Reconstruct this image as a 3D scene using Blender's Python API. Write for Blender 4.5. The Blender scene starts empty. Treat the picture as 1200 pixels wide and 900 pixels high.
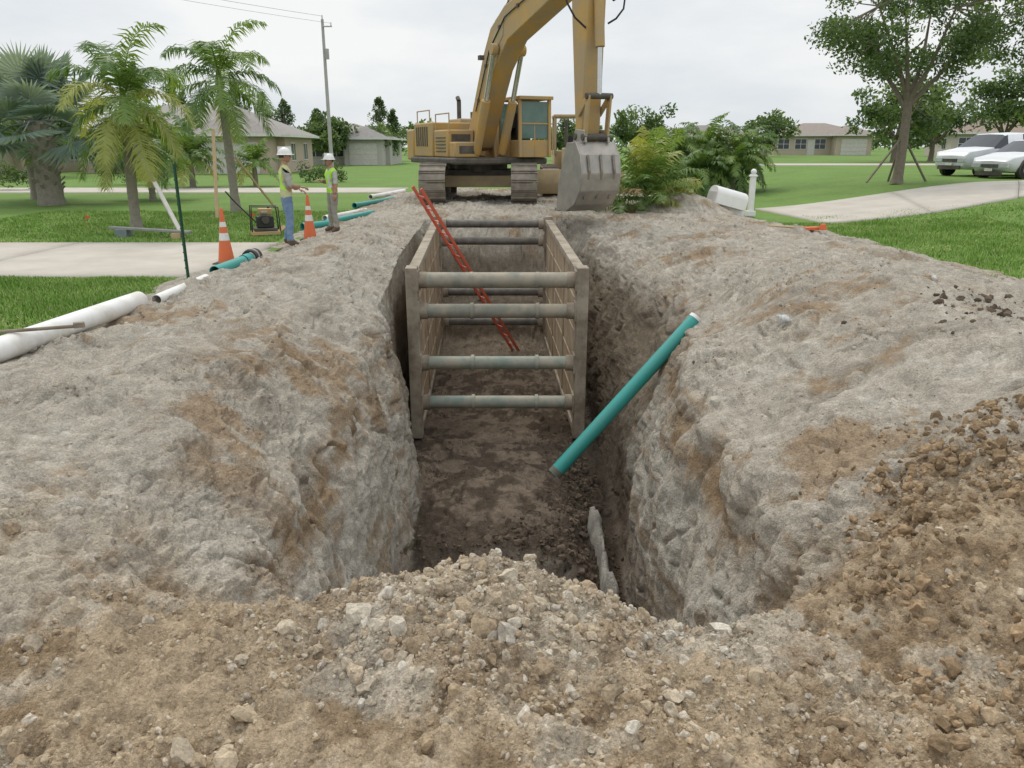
import bpy, math, random
import numpy as np
from mathutils import Vector, Matrix
rng=np.random.default_rng(7); random.seed(7)
S=bpy.context.scene
S.view_settings.view_transform='Standard'; S.view_settings.look='None'; S.view_settings.exposure=0
# ---------------------------------------------------------------- noise
_p=rng.permutation(256); _p=np.concatenate([_p,_p]); _g=rng.normal(size=(256,3)); _g/=np.linalg.norm(_g,axis=1)[:,None]
def pn(P):
    P=np.asarray(P,dtype=np.float64); I=np.floor(P).astype(int); F=P-I; I&=255
    W=F*F*F*(F*(F*6-15)+10); out=0
    for dx in (0,1):
        wx=W[:,0] if dx else 1-W[:,0]
        for dy in (0,1):
            wy=W[:,1] if dy else 1-W[:,1]
            for dz in (0,1):
                wz=W[:,2] if dz else 1-W[:,2]
                h=_p[_p[_p[(I[:,0]+dx)&255]+((I[:,1]+dy)&255)]+((I[:,2]+dz)&255)]
                g=_g[h]
                out=out+wx*wy*wz*(g[:,0]*(F[:,0]-dx)+g[:,1]*(F[:,1]-dy)+g[:,2]*(F[:,2]-dz))
    return out*1.6
def fbm(P,o=3,r=.5):
    a=1;s=0;f=1
    for i in range(o):
        s=s+a*pn(P*f+17.3*i); a*=r; f*=2.03
    return s
def sm(x,a=0.,b=1.):
    t=np.clip((np.asarray(x,dtype=float)-a)/(b-a),0,1); return t*t*(3-2*t)
def rise(x,y): return .7*sm(x,7,17)*sm(y,14,26)
# ---------------------------------------------------------------- materials
MATS={}
def mat(name,col,rough=.7,metal=0.,col2=None,scale=6.,amt=.5,bump=0.,bscale=40.,contrast=.25,spec=.5):
    if name in MATS: return MATS[name]
    m=bpy.data.materials.new(name); m.use_nodes=True; N=m.node_tree.nodes; L=m.node_tree.links
    b=N['Principled BSDF']; b.inputs['Roughness'].default_value=rough; b.inputs['Metallic'].default_value=metal
    b.inputs['Specular IOR Level'].default_value=spec
    tc=N.new('ShaderNodeTexCoord')
    c1=(*col,1)
    b.inputs['Base Color'].default_value=c1
    if col2 is None: col2=tuple(c*.7 for c in col)
    nz=N.new('ShaderNodeTexNoise'); nz.inputs['Scale'].default_value=scale; nz.inputs['Detail'].default_value=4; nz.inputs['Roughness'].default_value=.65
    L.new(tc.outputs['Object'],nz.inputs['Vector'])
    rp=N.new('ShaderNodeMapRange'); rp.inputs['From Min'].default_value=.5-contrast+(.5-amt)*.4; rp.inputs['From Max'].default_value=.5+contrast+(.5-amt)*.4
    L.new(nz.outputs['Fac'],rp.inputs['Value'])
    mx=N.new('ShaderNodeMix'); mx.data_type='RGBA'; mx.inputs['A'].default_value=c1; mx.inputs['B'].default_value=(*col2,1)
    L.new(rp.outputs['Result'],mx.inputs['Factor'])
    L.new(mx.outputs['Result'],b.inputs['Base Color'])
    if bump:
        n2=N.new('ShaderNodeTexNoise'); n2.inputs['Scale'].default_value=bscale; n2.inputs['Detail'].default_value=3
        L.new(tc.outputs['Object'],n2.inputs['Vector'])
        bp=N.new('ShaderNodeBump'); bp.inputs['Strength'].default_value=.7; bp.inputs['Distance'].default_value=bump
        L.new(n2.outputs['Fac'],bp.inputs['Height']); L.new(bp.outputs['Normal'],b.inputs['Normal'])
    MATS[name]=m; return m
def leafmat(name,col,col2):
    if name in MATS: return MATS[name]
    m=mat(name,col,.5,0,col2,1.3,.5,contrast=.15,spec=.4)
    N=m.node_tree.nodes; L=m.node_tree.links; b=N['Principled BSDF']; out=N['Material Output']
    t=N.new('ShaderNodeBsdfTranslucent'); t.inputs['Color'].default_value=(min(1,col[0]*1.9),min(1,col[1]*1.8),col[2]*.9,1)
    ms=N.new('ShaderNodeMixShader'); ms.inputs['Fac'].default_value=.3
    L.new(b.outputs[0],ms.inputs[1]); L.new(t.outputs[0],ms.inputs[2]); L.new(ms.outputs[0],out.inputs['Surface'])
    return m
def grassmat(name,col):
    m=bpy.data.materials.new(name); m.use_nodes=True; N=m.node_tree.nodes; L=m.node_tree.links
    N.remove(N['Principled BSDF']); b=N.new('ShaderNodeBsdfDiffuse'); b.inputs['Color'].default_value=(*col,1)
    L.new(b.outputs[0],N['Material Output'].inputs['Surface']); return m
def soilmat(name,bumpd=.014):
    m=bpy.data.materials.new(name); m.use_nodes=True; N=m.node_tree.nodes; L=m.node_tree.links
    N.remove(N['Principled BSDF']); b=N.new('ShaderNodeBsdfDiffuse'); b.inputs['Roughness'].default_value=.6; L.new(b.outputs[0],N['Material Output'].inputs['Surface'])
    a=N.new('ShaderNodeAttribute'); a.attribute_name='Col'
    tc=N.new('ShaderNodeTexCoord'); cur=a.outputs['Color']
    for sc,lo,hi,dt in ((7.,.84,1.14,3),(70.,.72,1.22,3)):
        nz=N.new('ShaderNodeTexNoise'); nz.inputs['Scale'].default_value=sc; nz.inputs['Detail'].default_value=dt; nz.inputs['Roughness'].default_value=.75
        L.new(tc.outputs['Object'],nz.inputs['Vector'])
        mr=N.new('ShaderNodeMapRange'); mr.inputs['From Min'].default_value=.33; mr.inputs['From Max'].default_value=.67
        mr.inputs['To Min'].default_value=lo; mr.inputs['To Max'].default_value=hi
        L.new(nz.outputs['Fac'],mr.inputs['Value'])
        vm=N.new('ShaderNodeVectorMath'); vm.operation='SCALE'
        L.new(cur,vm.inputs[0]); L.new(mr.outputs['Result'],vm.inputs['Scale']); cur=vm.outputs['Vector']
    L.new(cur,b.inputs['Color'])
    nz=N.new('ShaderNodeTexNoise'); nz.inputs['Scale'].default_value=30; nz.inputs['Detail'].default_value=4; nz.inputs['Roughness'].default_value=.75
    L.new(tc.outputs['Object'],nz.inputs['Vector'])
    bp=N.new('ShaderNodeBump'); bp.inputs['Strength'].default_value=1.; bp.inputs['Distance'].default_value=bumpd*2.6
    L.new(nz.outputs['Fac'],bp.inputs['Height']); L.new(bp.outputs['Normal'],b.inputs['Normal'])
    return m
# ---------------------------------------------------------------- mesh helpers
def link(o,parent=None):
    S.collection.objects.link(o)
    if parent: o.parent=parent
    return o
def empty(name,loc=(0,0,0),rz=0):
    e=bpy.data.objects.new(name,None); e.location=loc; e.rotation_euler=(0,0,rz); e.empty_display_size=.2
    return link(e)
def fast_mesh(name,V,F,mats,mi=None,col=None,smooth=False,parent=None):
    me=bpy.data.meshes.new(name); V=np.asarray(V,dtype=np.float32); F=np.asarray(F,dtype=np.int32)
    k=F.shape[1]
    me.vertices.add(len(V)); me.vertices.foreach_set('co',V.ravel())
    me.loops.add(F.size); me.loops.foreach_set('vertex_index',F.ravel())
    me.polygons.add(len(F)); me.polygons.foreach_set('loop_start',np.arange(len(F),dtype=np.int32)*k)
    for m in mats: me.materials.append(m)
    if mi is not None: me.polygons.foreach_set('material_index',np.asarray(mi,dtype=np.int32))
    me.polygons.foreach_set('use_smooth',np.full(len(F),smooth))
    me.update(calc_edges=True)
    if col is not None:
        a=me.color_attributes.new('Col','FLOAT_COLOR','POINT'); a.data.foreach_set('color',np.concatenate([col,np.ones((len(col),1))],1).astype(np.float32).ravel())
    o=bpy.data.objects.new(name,me); return link(o,parent)
class MB:
    def __init__(s): s.v=[];s.f=[];s.m=[];s.mats=[];s.M=Matrix()
    def mi(s,m):
        if m not in s.mats: s.mats.append(m)
        return s.mats.index(m)
    def add(s,vs,fs,m):
        n=len(s.v); s.v+= [s.M@Vector(v) for v in vs]; s.f+=[tuple(n+i for i in f) for f in fs]; s.m+=[s.mi(m)]*len(fs)
    def box(s,c,sz,m,R=None,taper=1.):
        x,y,z=[a/2 for a in sz]; vs=[]
        for k in (-1,1):
            t=taper if k==1 else 1
            for a,b in ((-1,-1),(1,-1),(1,1),(-1,1)):
                v=Vector((a*x*t,b*y*t,k*z))
                if R is not None: v=R@v
                vs.append(v+Vector(c))
        s.add(vs,[(0,3,2,1),(4,5,6,7),(0,1,5,4),(1,2,6,5),(2,3,7,6),(3,0,4,7)],m)
    def beam(s,p0,p1,w,h,m,up=(0,0,1)):
        p0=Vector(p0);p1=Vector(p1);d=(p1-p0);l=d.length;d.normalize();u=Vector(up)
        if abs(d.dot(u))>.98:u=Vector((1,0,0))
        a=d.cross(u).normalized();b=a.cross(d)
        vs=[]
        for p in (p0,p1):
            for i,j in ((-1,-1),(1,-1),(1,1),(-1,1)): vs.append(p+a*i*w/2+b*j*h/2)
        s.add(vs,[(0,3,2,1),(4,5,6,7),(0,1,5,4),(1,2,6,5),(2,3,7,6),(3,0,4,7)],m)
    def tube(s,pts,rs,m,n=10,caps=True):
        pts=[Vector(p) for p in pts]
        if not hasattr(rs,'__len__'): rs=[rs]*len(pts)
        vs=[];fs=[];a=None
        for i,p in enumerate(pts):
            d=(pts[min(i+1,len(pts)-1)]-pts[max(i-1,0)]).normalized()
            if a is None:
                a=d.orthogonal().normalized()
            else:
                a=(a-d*a.dot(d)).normalized()
            b=d.cross(a)
            for j in range(n):
                t=2*math.pi*j/n; vs.append(p+(a*math.cos(t)+b*math.sin(t))*rs[i])
        for i in range(len(pts)-1):
            for j in range(n):
                k=(j+1)%n; fs.append((i*n+j,i*n+k,(i+1)*n+k,(i+1)*n+j))
        if caps: fs.append(tuple(range(n))[::-1]); fs.append(tuple((len(pts)-1)*n+j for j in range(n)))
        s.add(vs,fs,m)
    def cyl(s,p0,p1,r,m,n=16,r1=None): s.tube([p0,p1],[r,r if r1 is None else r1],m,n)
    def pipe(s,p0,p1,r,ri,m,n=24):
        p0=Vector(p0);p1=Vector(p1);d=(p1-p0).normalized();a=d.orthogonal().normalized();b=d.cross(a);vs=[]
        for p,rr in ((p0,r),(p1,r),(p1,ri),(p0,ri)):
            for j in range(n):
                t=2*math.pi*j/n; vs.append(p+(a*math.cos(t)+b*math.sin(t))*rr)
        fs=[]
        for i in range(4):
            for j in range(n):
                k=(j+1)%n; i2=(i+1)%4; fs.append((i*n+j,i*n+k,i2*n+k,i2*n+j))
        s.add(vs,fs,m)
    def prism(s,poly,y0,y1,m):
        n=len(poly); vs=[(x,y0,z) for x,z in poly]+[(x,y1,z) for x,z in poly]
        s.add(vs,[tuple(range(n)),tuple(range(2*n-1,n-1,-1))]+[(i,i+n,(i+1)%n+n,(i+1)%n) for i in range(n)],m)
    def sph(s,c,r,m,n=14,sc=(1,1,1),R=None,z0=-1.):
        vs=[];fs=[];k=n//2+1
        for i in range(k):
            ph=math.pi*i/(k-1)
            for j in range(n):
                t=2*math.pi*j/n; v=Vector((math.sin(ph)*math.cos(t)*sc[0],math.sin(ph)*math.sin(t)*sc[1],max(math.cos(ph),z0)*sc[2]))*r
                if R is not None: v=R@v
                vs.append(v+Vector(c))
        for i in range(k-1):
            for j in range(n):
                q=(j+1)%n; fs.append((i*n+j,(i+1)*n+j,(i+1)*n+q,i*n+q))
        s.add(vs,fs,m)
    def build(s,name,parent=None,bevel=0,smooth=35,loc=None,rot=None):
        me=bpy.data.meshes.new(name); me.from_pydata([tuple(v) for v in s.v],[],s.f)
        for m in s.mats: me.materials.append(m)
        me.polygons.foreach_set('material_index',s.m)
        me.validate(); me.update()
        if smooth:
            me.polygons.foreach_set('use_smooth',[True]*len(me.polygons)); me.set_sharp_from_angle(angle=math.radians(smooth))
        o=bpy.data.objects.new(name,me); link(o,parent)
        if loc is not None:o.location=loc
        if rot is not None:o.rotation_euler=rot
        if bevel:
            b=o.modifiers.new('Bevel','BEVEL'); b.width=bevel; b.segments=2; b.limit_method='ANGLE'; b.angle_limit=math.radians(40)
        return o
# ---------------------------------------------------------------- camera
cam=bpy.data.cameras.new('camera'); cam.sensor_width=36; cam.lens=27; cam.clip_end=3000; cam.clip_start=.05
co=bpy.data.objects.new('camera',cam); link(co); co.location=(0,0,1.9); co.rotation_euler=(math.radians(90-17.2),0,0)
S.camera=co
# ---------------------------------------------------------------- world / light (overcast: zenith brighter than horizon)
w=bpy.data.worlds.new('World'); S.world=w; w.use_nodes=True; N=w.node_tree.nodes; L=w.node_tree.links
bg=N['Background']; sky=N.new('ShaderNodeTexSky'); sky.sky_type='NISHITA'; sky.sun_disc=False
sky.sun_elevation=math.radians(55); sky.sun_rotation=math.radians(-25)
tc=N.new('ShaderNodeTexCoord'); mp=N.new('ShaderNodeMapping'); mp.inputs['Scale'].default_value=(1,1,3.4)
nz=N.new('ShaderNodeTexNoise'); nz.inputs['Scale'].default_value=1.9; nz.inputs['Detail'].default_value=7; nz.inputs['Roughness'].default_value=.55
L.new(tc.outputs['Generated'],mp.inputs['Vector']); L.new(mp.outputs['Vector'],nz.inputs['Vector'])
cr=N.new('ShaderNodeValToRGB'); cr.color_ramp.elements[0].position=.38; cr.color_ramp.elements[0].color=(7.3,7.8,8.3,1)
cr.color_ramp.elements[1].position=.62; cr.color_ramp.elements[1].color=(9.7,9.75,9.7,1)
L.new(nz.outputs['Fac'],cr.inputs['Fac'])
sx=N.new('ShaderNodeSeparateXYZ'); L.new(tc.outputs['Generated'],sx.inputs[0])
mr=N.new('ShaderNodeMapRange'); mr.inputs['From Min'].default_value=.18; mr.inputs['From Max'].default_value=1.; mr.inputs['To Min'].default_value=.97; mr.inputs['To Max'].default_value=1.8
L.new(sx.outputs['Z'],mr.inputs['Value']); vs=N.new('ShaderNodeVectorMath'); vs.operation='SCALE'; L.new(cr.outputs['Color'],vs.inputs[0]); L.new(mr.outputs['Result'],vs.inputs['Scale'])
mx=N.new('ShaderNodeMix'); mx.data_type='RGBA'; mx.inputs['Factor'].default_value=.95
L.new(sky.outputs['Color'],mx.inputs['A']); L.new(vs.outputs['Vector'],mx.inputs['B']); L.new(mx.outputs['Result'],bg.inputs['Color'])
bg.inputs['Strength'].default_value=.1
sl=bpy.data.lights.new('sun','SUN'); sl.energy=1.4; sl.angle=math.radians(14); sl.color=(1,.93,.82)
so=bpy.data.objects.new('sun',sl); link(so); so.rotation_euler=(math.radians(35),0,math.radians(205))
so.location=(0,0,30)
# ---------------------------------------------------------------- trench terrain (swept cross sections)
T={
-3:([-9,-7,-5,-3.4,-2.2,-1.6,-1.2,-.8,0,.6,1.0,1.4,1.8,2.6,3.7,5.5,7.5,9.5],[-.3]*18),
-2:([-9,-7,-5,-3.4,-2.2,-1.6,-1.2,-.8,0,.6,1.0,1.4,1.8,2.6,3.7,5.5,7.5,9.5],[-.2,.02,0.04,0.04,0.04,0.04,0.04,0.04,0.04,0.04,0.04,0.04,0.04,0.04,0.04,0.04,0.02,-.2]),
1.2:([-9,-7,-5,-3.4,-2.2,-1.6,-1.2,-.8,0,.6,1.0,1.4,1.8,2.6,3.7,5.5,7.5,9.5],[-.2,.0,.03,.05,.02,0,0,0,0,0,0,0,.02,.1,.15,.2,.05,-.2]),
2.4:([-8,-6.4,-5,-3.4,-2.2,-1.6,-1.2,-.8,0,.6,1.0,1.4,1.8,2.6,3.7,5.5,7.5,9.5],[-.2,.0,.08,.1,.05,-.02,-.06,-.05,-.03,-.06,-.1,-.06,.0,.22,.35,.3,.08,-.2]),
3.1:([-7,-5.6,-4.6,-3.3,-2.2,-1.6,-1.2,-.75,-.1,.6,1.0,1.4,1.8,2.5,3.7,5.5,7.4,9.2],[-.2,.0,.1,.2,.06,-.12,-.17,-.09,.11,-.2,-.28,-.12,.12,.45,.45,.35,.08,-.2]),
3.5:([-6.7,-5.4,-4.5,-3.25,-2.2,-1.6,-1.3,-.9,-.05,.7,1.1,1.4,1.75,2.5,3.7,5.5,7.3,9.1],[-.2,.0,.08,.2,-.02,-.36,-.5,-.7,-.5,-.7,-.8,-.6,-.1,.4,.45,.35,.08,-.2]),
4.2:([-6.3,-5.1,-4.3,-3.2,-2.25,-1.5,-1.32,-1.1,0,.8,1.2,1.38,1.6,2.5,3.7,5.5,7.2,9],[-.2,.02,.06,.2,.04,-.36,-1.0,-3.0,-3.1,-3.2,-3.2,-1.4,-.25,.3,.42,.35,.06,-.2]),
6.6:([-6,-4.95,-4.2,-3.2,-2.25,-1.55,-1.34,-1.12,0,.72,1.3,1.4,1.65,2.6,3.8,5.6,7.2,9],[-.2,.02,.08,.22,.1,-.32,-.95,-2.9,-3.0,-3.2,-3.2,-1.4,-.34,.2,.46,.35,.06,-.2]),
7.25:([-6,-4.9,-4.2,-3.2,-2.3,-1.56,-1.36,-1.13,0,.6,1.3,1.45,1.75,2.7,3.9,5.7,7.2,9],[-.2,.02,.08,.22,.1,-.3,-.9,-2.8,-2.8,-3.1,-3.15,-1.4,-.35,.2,.46,.35,.06,-.2]),
7.6:([-6,-4.9,-4.2,-3.2,-2.3,-1.57,-1.38,-1.14,0,.62,1.3,1.47,1.8,2.75,3.9,5.7,7.2,9],[-.2,.02,.08,.22,.1,-.28,-.9,-2.4,-2.3,-2.5,-3.1,-1.4,-.36,.2,.46,.35,.06,-.2]),
9.2:([-6,-4.9,-4.2,-3.2,-2.4,-1.65,-1.5,-1.2,-.05,.75,1.35,1.62,2.15,3.0,4.1,5.8,7.2,9],[-.2,.02,.08,.2,.1,-.2,-.85,-2.4,-2.25,-2.42,-2.95,-1.5,-.42,.12,.42,.32,.05,-.2]),
11:([-6,-4.9,-4.2,-3.3,-2.5,-1.8,-1.74,-1.66,-.1,.9,1.4,1.9,2.6,3.4,4.4,5.9,7.2,9],[-.2,.02,.08,.18,.1,-.1,-.8,-2.45,-2.4,-2.45,-2.7,-1.5,-.4,.1,.35,.28,.05,-.2]),
14:([-6,-4.9,-4.2,-3.4,-2.7,-2.0,-1.9,-1.82,-.2,.85,1.35,1.7,2.4,3.4,4.5,5.9,7.2,9],[-.2,.02,.06,.14,.12,.0,-.8,-2.5,-2.45,-2.45,-2.5,-1.3,-.2,.14,.3,.25,.04,-.2]),
17.4:([-6,-4.9,-4.2,-3.5,-2.8,-2.1,-2.02,-1.95,-.35,.7,1.15,1.35,1.8,3.0,4.4,5.8,7.2,9],[-.2,.02,.05,.12,.14,.1,-.8,-2.5,-2.45,-2.45,-2.5,-1.2,-.05,.16,.22,.2,.03,-.2]),
18.2:([-6,-4.9,-4.2,-3.5,-2.8,-2.1,-2.0,-1.9,-.35,.7,1.15,1.35,1.8,3.0,4.4,5.8,7.2,9],[-.2,.02,.05,.14,.16,.12,-.6,-1.7,-1.7,-1.7,-1.6,-.9,.0,.2,.22,.2,.02,-.2]),
19.8:([-6,-4.8,-4.2,-3.5,-2.8,-2.1,-1.9,-1.7,-.35,.7,1.15,1.35,1.8,3.0,4.4,5.7,6.8,8.6],[-.2,.02,.06,.2,.24,.26,.24,.2,.18,.18,.2,.2,.24,.26,.26,.2,.02,-.2]),
23:([-6,-4.8,-4.2,-3.5,-2.8,-2.1,-1.7,-1.2,-.3,.7,1.15,1.5,2.0,3.0,4.4,5.5,6.4,8.2],[-.2,.02,.08,.22,.25,.25,.25,.25,.25,.25,.25,.25,.26,.3,.3,.22,.02,-.2]),
33:([-6,-4.8,-4.2,-3.5,-2.8,-2.1,-1.7,-1.2,-.3,.7,1.15,1.5,2.0,3.0,4.0,4.8,5.6,7.2],[-.2,.02,.08,.2,.22,.22,.22,.22,.22,.22,.22,.22,.22,.22,.2,.14,.02,-.2]),
37:([-6,-4.8,-4.2,-3.5,-2.8,-2.1,-1.7,-1.2,-.3,.7,1.15,1.5,2.0,3.0,4.0,4.8,5.6,7.2],[-.3]*18)}
ky=np.array(sorted(T)); kx=np.array([T[k][0] for k in ky]); kz=np.array([T[k][1] for k in ky])
ys=[-3.]
while ys[-1]<37:
    y=ys[-1]; ys.append(y+(.08 if y<1.2 else .014 if y<4.2 else .026 if y<8 else .038 if y<12 else .065 if y<20 else .2))
ys=np.array(ys)
cnt=[12,18,60,70,90,60,90,66,72,40,90,70,84,70,56,24,12]
us=[];
for i,c in enumerate(cnt): us+=list(i+np.arange(c)/c)
us.append(17.); us=np.array(us)
def interp_rows(ky,K,y):
    out=np.empty((len(y),K.shape[1])); idx=np.clip(np.searchsorted(ky,y,side='right')-1,0,len(ky)-2)
    t=(y-ky[idx])/(ky[idx+1]-ky[idx]); t=t*.5+.5*t*t*(3-2*t)
    return K[idx]*(1-t)[:,None]+K[idx+1]*t[:,None]
PX=interp_rows(ky,kx,ys); PZ=interp_rows(ky,kz,ys)
# slumped, uneven trench lips
def n1(s,o): return fbm(np.stack([ys*s,ys*0+o,ys*0+3.3],1),3,.6)
wn=sm(ys,3.6,4.4)
lw_=wn*(1-sm(ys,9.6,10.6)); rw_=wn*(1-sm(ys,17,18.5))
PX[:,5]-=lw_*(.10+.16*n1(.95,1.)); PX[:,6]-=lw_*.10*n1(1.1,4.); PX[:,7]-=lw_*.05*n1(1.3,7.); PX[:,4]-=lw_*.22*n1(.7,11.)
PZ[:,5]+=lw_*.12*n1(1.2,14.); PZ[:,4]+=lw_*.07*n1(.9,17.)
PX[:,12]+=rw_*(.06+.16*n1(.9,21.)); PX[:,11]+=rw_*.08*n1(1.1,24.); PX[:,13]+=rw_*.2*n1(.6,27.); PZ[:,12]+=rw_*.12*n1(1.1,31.); PZ[:,13]+=rw_*.07*n1(.8,37.)
ui=np.clip(us.astype(int),0,16); uf=us-ui
X=PX[:,ui]*(1-uf)+PX[:,ui+1]*uf; Z=PZ[:,ui]*(1-uf)+PZ[:,ui+1]*uf
def smooth_u(A,k=9):
    ker=np.hanning(k+2)[1:-1]; ker/=ker.sum(); P=np.pad(A,((0,0),(k//2,k//2)),mode='edge'); o=0
    for i in range(k): o=o+ker[i]*P[:,i:i+A.shape[1]]
    return o
X=smooth_u(X,15);Z=smooth_u(Z,15)
ny,nu=X.shape; Y=np.repeat(ys[:,None],nu,1)
Z=Z+rise(X,Y)
Z+= .45*np.exp(-((X-4.9)**2/.8+(Y-21.6)**2/1.4)) + .25*np.exp(-((X+2.9)**2/.5+(Y-12.5)**2/6)) + .15*np.exp(-((X-3.6)**2/.8+(Y-7.5)**2/5))+.12*np.exp(-((X+2.6)**2/.35+(Y-7.2)**2/1.5))+.10*np.exp(-((X-3.3)**2/.2+(Y-10.8)**2/1.5))-.1*np.exp(-((X-2.6)**2/.08+(Y-6.)**2/2))
P=np.stack([X,Y,Z],-1)
def normals(P):
    du=np.gradient(P,axis=1); dv=np.gradient(P,axis=0); n=np.cross(du,dv); n/=np.linalg.norm(n,axis=2)[...,None]+1e-9; return n
Nn=normals(P); Nv=smooth_u(Nn[...,0],15),smooth_u(Nn[...,1],15),smooth_u(Nn[...,2],15); Nn=np.stack(Nv,-1)
Q=P.reshape(-1,3); wall=1-sm(np.abs(Nn[...,2]).ravel(),.35,.85)
edge=np.minimum(sm(us,0.2,2.2),1-sm(us,15.4,16.8))[None,:].repeat(ny,0).ravel()
edge=edge*sm(Q[:,1],-2.6,-1)*(1-sm(Q[:,1],33,36))
n_big=fbm(Q*.55,2); n_mid=fbm(Q*1.9+5,3,.55); n_sml=fbm(Q*8+9,3,.6); n_f=fbm(Q*30+3,2,.6)
fore=1-sm(Q[:,1]+.35*n_mid+.1*n_sml-.12*np.clip(Q[:,0],-3,3)*(Q[:,0]>1.2),3.15,3.85)
berm=np.exp(-((Q[:,0]+.1)**2/.7+(Q[:,1]-3.0)**2/.25))
flat=1-wall
disp=n_big*.10*(1-fore*.6)+n_mid*(.06*flat+.05*wall)*(1-fore*.3)+n_sml*(.018*flat+.014*wall+.024*fore)+n_f*(.005+.012*fore)
cp=sm(fbm(Q*1.3+61,2),-.1,.4); disp+=cp*flat*(1-fore)*(.04*np.abs(n_sml)+.018*np.abs(n_f))
disp+=flat*(1-fore)*.022*fbm(Q*np.array([.9,4.2,.9])+211,2)
disp+=wall*(.035*fbm(Q*np.array([2.4,3.4,.55])+31,3,.55)+.014*fbm(Q*np.array([9,11,1.6])+131,2))
rd=1-np.abs(fbm(Q*np.array([2.0,2.0,2.0])+31,2)); disp-=.06*sm(rd,.86,1.)*(1-fore)*sm(n_mid,-.2,.3)
rd2=1-np.abs(fbm(Q*5.2+331,2)); disp-=.022*sm(rd2,.86,1.)*(1-fore*.4)*sm(n_big,-.2,.2)
rim=np.exp(-((Q[:,2]+.42)/.16)**2)*wall; disp+=rim*.07*sm(fbm(Q*np.array([1,2.2,1])+88,2),-.3,.5)
und=np.exp(-((Q[:,2]+.72+.12*n_mid)/.14)**2)*wall*(Q[:,1]<9.5); disp-=.10*und*sm(fbm(Q*np.array([1,1.6,1])+188,2),-.1,.4)
disp*=edge
inbox=sm(Q[:,1],10.3,11.)*(1-sm(Q[:,1],17.5,18.2))*wall*(Q[:,2]<.2)*(Q[:,0]<0)
disp=disp*(1-.7*inbox)-inbox*.03
Q2=Q+Nn.reshape(-1,3)*disp[:,None]
Q2[:,2]+= .05*fbm(Q*2.2+50,2)*(1-edge)
P2=Q2.reshape(ny,nu,3)
c_grey=np.array([.455,.412,.345]);c_dgrey=np.array([.29,.255,.205]);c_tan=np.array([.42,.33,.225]);c_tan2=np.array([.275,.198,.122])
c_wet=np.array([.105,.082,.062]);c_rust=np.array([.34,.24,.145]);c_wht=np.array([.57,.535,.465]); c_wall=np.array([.225,.185,.138])
def mixc(a,b,t): return a*(1-t)[:,None]+b*t[:,None]
col=np.repeat(c_grey[None],len(Q),0)
nA=fbm(Q*1.1+90,3); nB=fbm(Q*3.3+140,4,.65); nC=fbm(Q*.8+200,4,.65)
col=mixc(col,c_wht,sm(nB,-.15,.55)*.6)
col=mixc(col,c_dgrey,sm(nA+.6*nB,.08,.8)*.65)
col=mixc(col,c_rust,sm(nC+.7*nB,.25,1.0)*.75)
bl=np.exp(-((Q[:,0]+2.35)**2/.12+(Q[:,1]-6.8-.5*nA)**2/1.2))+np.exp(-((Q[:,0]+1.9)**2/.15+(Q[:,1]-4.6)**2/.2))+np.exp(-((Q[:,2]+.66+.15*nA)**2/.03))*(Q[:,1]<9.5)
col=mixc(col,c_rust*.85,np.clip(bl*sm(nB+nA*.5,-.5,.2),0,1)*.85)
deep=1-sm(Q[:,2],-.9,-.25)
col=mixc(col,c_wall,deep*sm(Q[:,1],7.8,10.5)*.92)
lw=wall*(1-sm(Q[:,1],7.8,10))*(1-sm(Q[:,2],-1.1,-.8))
col=mixc(col,c_wht*.92,lw*sm(nB,-.6,.1)*.75)
col=mixc(col,c_rust*.95,wall*(Q[:,1]<10)*sm(fbm(Q*np.array([1.,1.,4.])+500,3),.08,.45)*.6)
floor=(1-wall)*(1-sm(Q[:,2],-2.1,-1.6))
col=mixc(col,c_wet*1.9,floor*.95)
wetm=np.clip(sm(nB+.6*nA,-.25,.35)+sm(Q[:,0],.35,.8)*(Q[:,1]<12)+(1-sm(Q[:,1]+.3*nB,7.5,8.3)),0,1)
col=mixc(col,c_wet*.8,floor*wetm*.85)
wb=wall*(1-sm(Q[:,2],-2.5,-1.8)); col=mixc(col,c_wet*1.1,wb*sm(Q[:,0],.9,1.1)*sm(Q[:,1],8.,9)*.9)
wl=wall*(1-sm(Q[:,2]+.25*nB,-2.5,-1.9)); col=mixc(col,c_wet*1.9,wl*.6)
col=mixc(col,c_wall*1.3,floor*sm(Q[:,1],15,17))
ft=mixc(np.repeat(c_tan[None],len(Q),0),c_tan2,sm(nB+.5*nA+.35*sm(Q[:,0],.8,2.2),-.05,.6)*.85); ft=mixc(ft,c_grey*1.08,sm(nA-.4*nB-.3*sm(Q[:,0],.8,2.2),-.05,.5)*.7); ft=mixc(ft,c_grey,np.clip(berm,0,1)*.35)
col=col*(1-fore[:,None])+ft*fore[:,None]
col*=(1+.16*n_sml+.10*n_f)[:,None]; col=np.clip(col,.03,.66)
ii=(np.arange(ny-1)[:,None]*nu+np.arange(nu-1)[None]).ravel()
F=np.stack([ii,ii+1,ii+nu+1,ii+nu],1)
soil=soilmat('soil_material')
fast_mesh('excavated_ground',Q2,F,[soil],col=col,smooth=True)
def near_z(x,y):
    j=int(np.argmin(np.abs(ys-y))); k=int(np.argmin(np.abs(P2[j,:,0]-x))); return float(P2[j,k,2])
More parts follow.
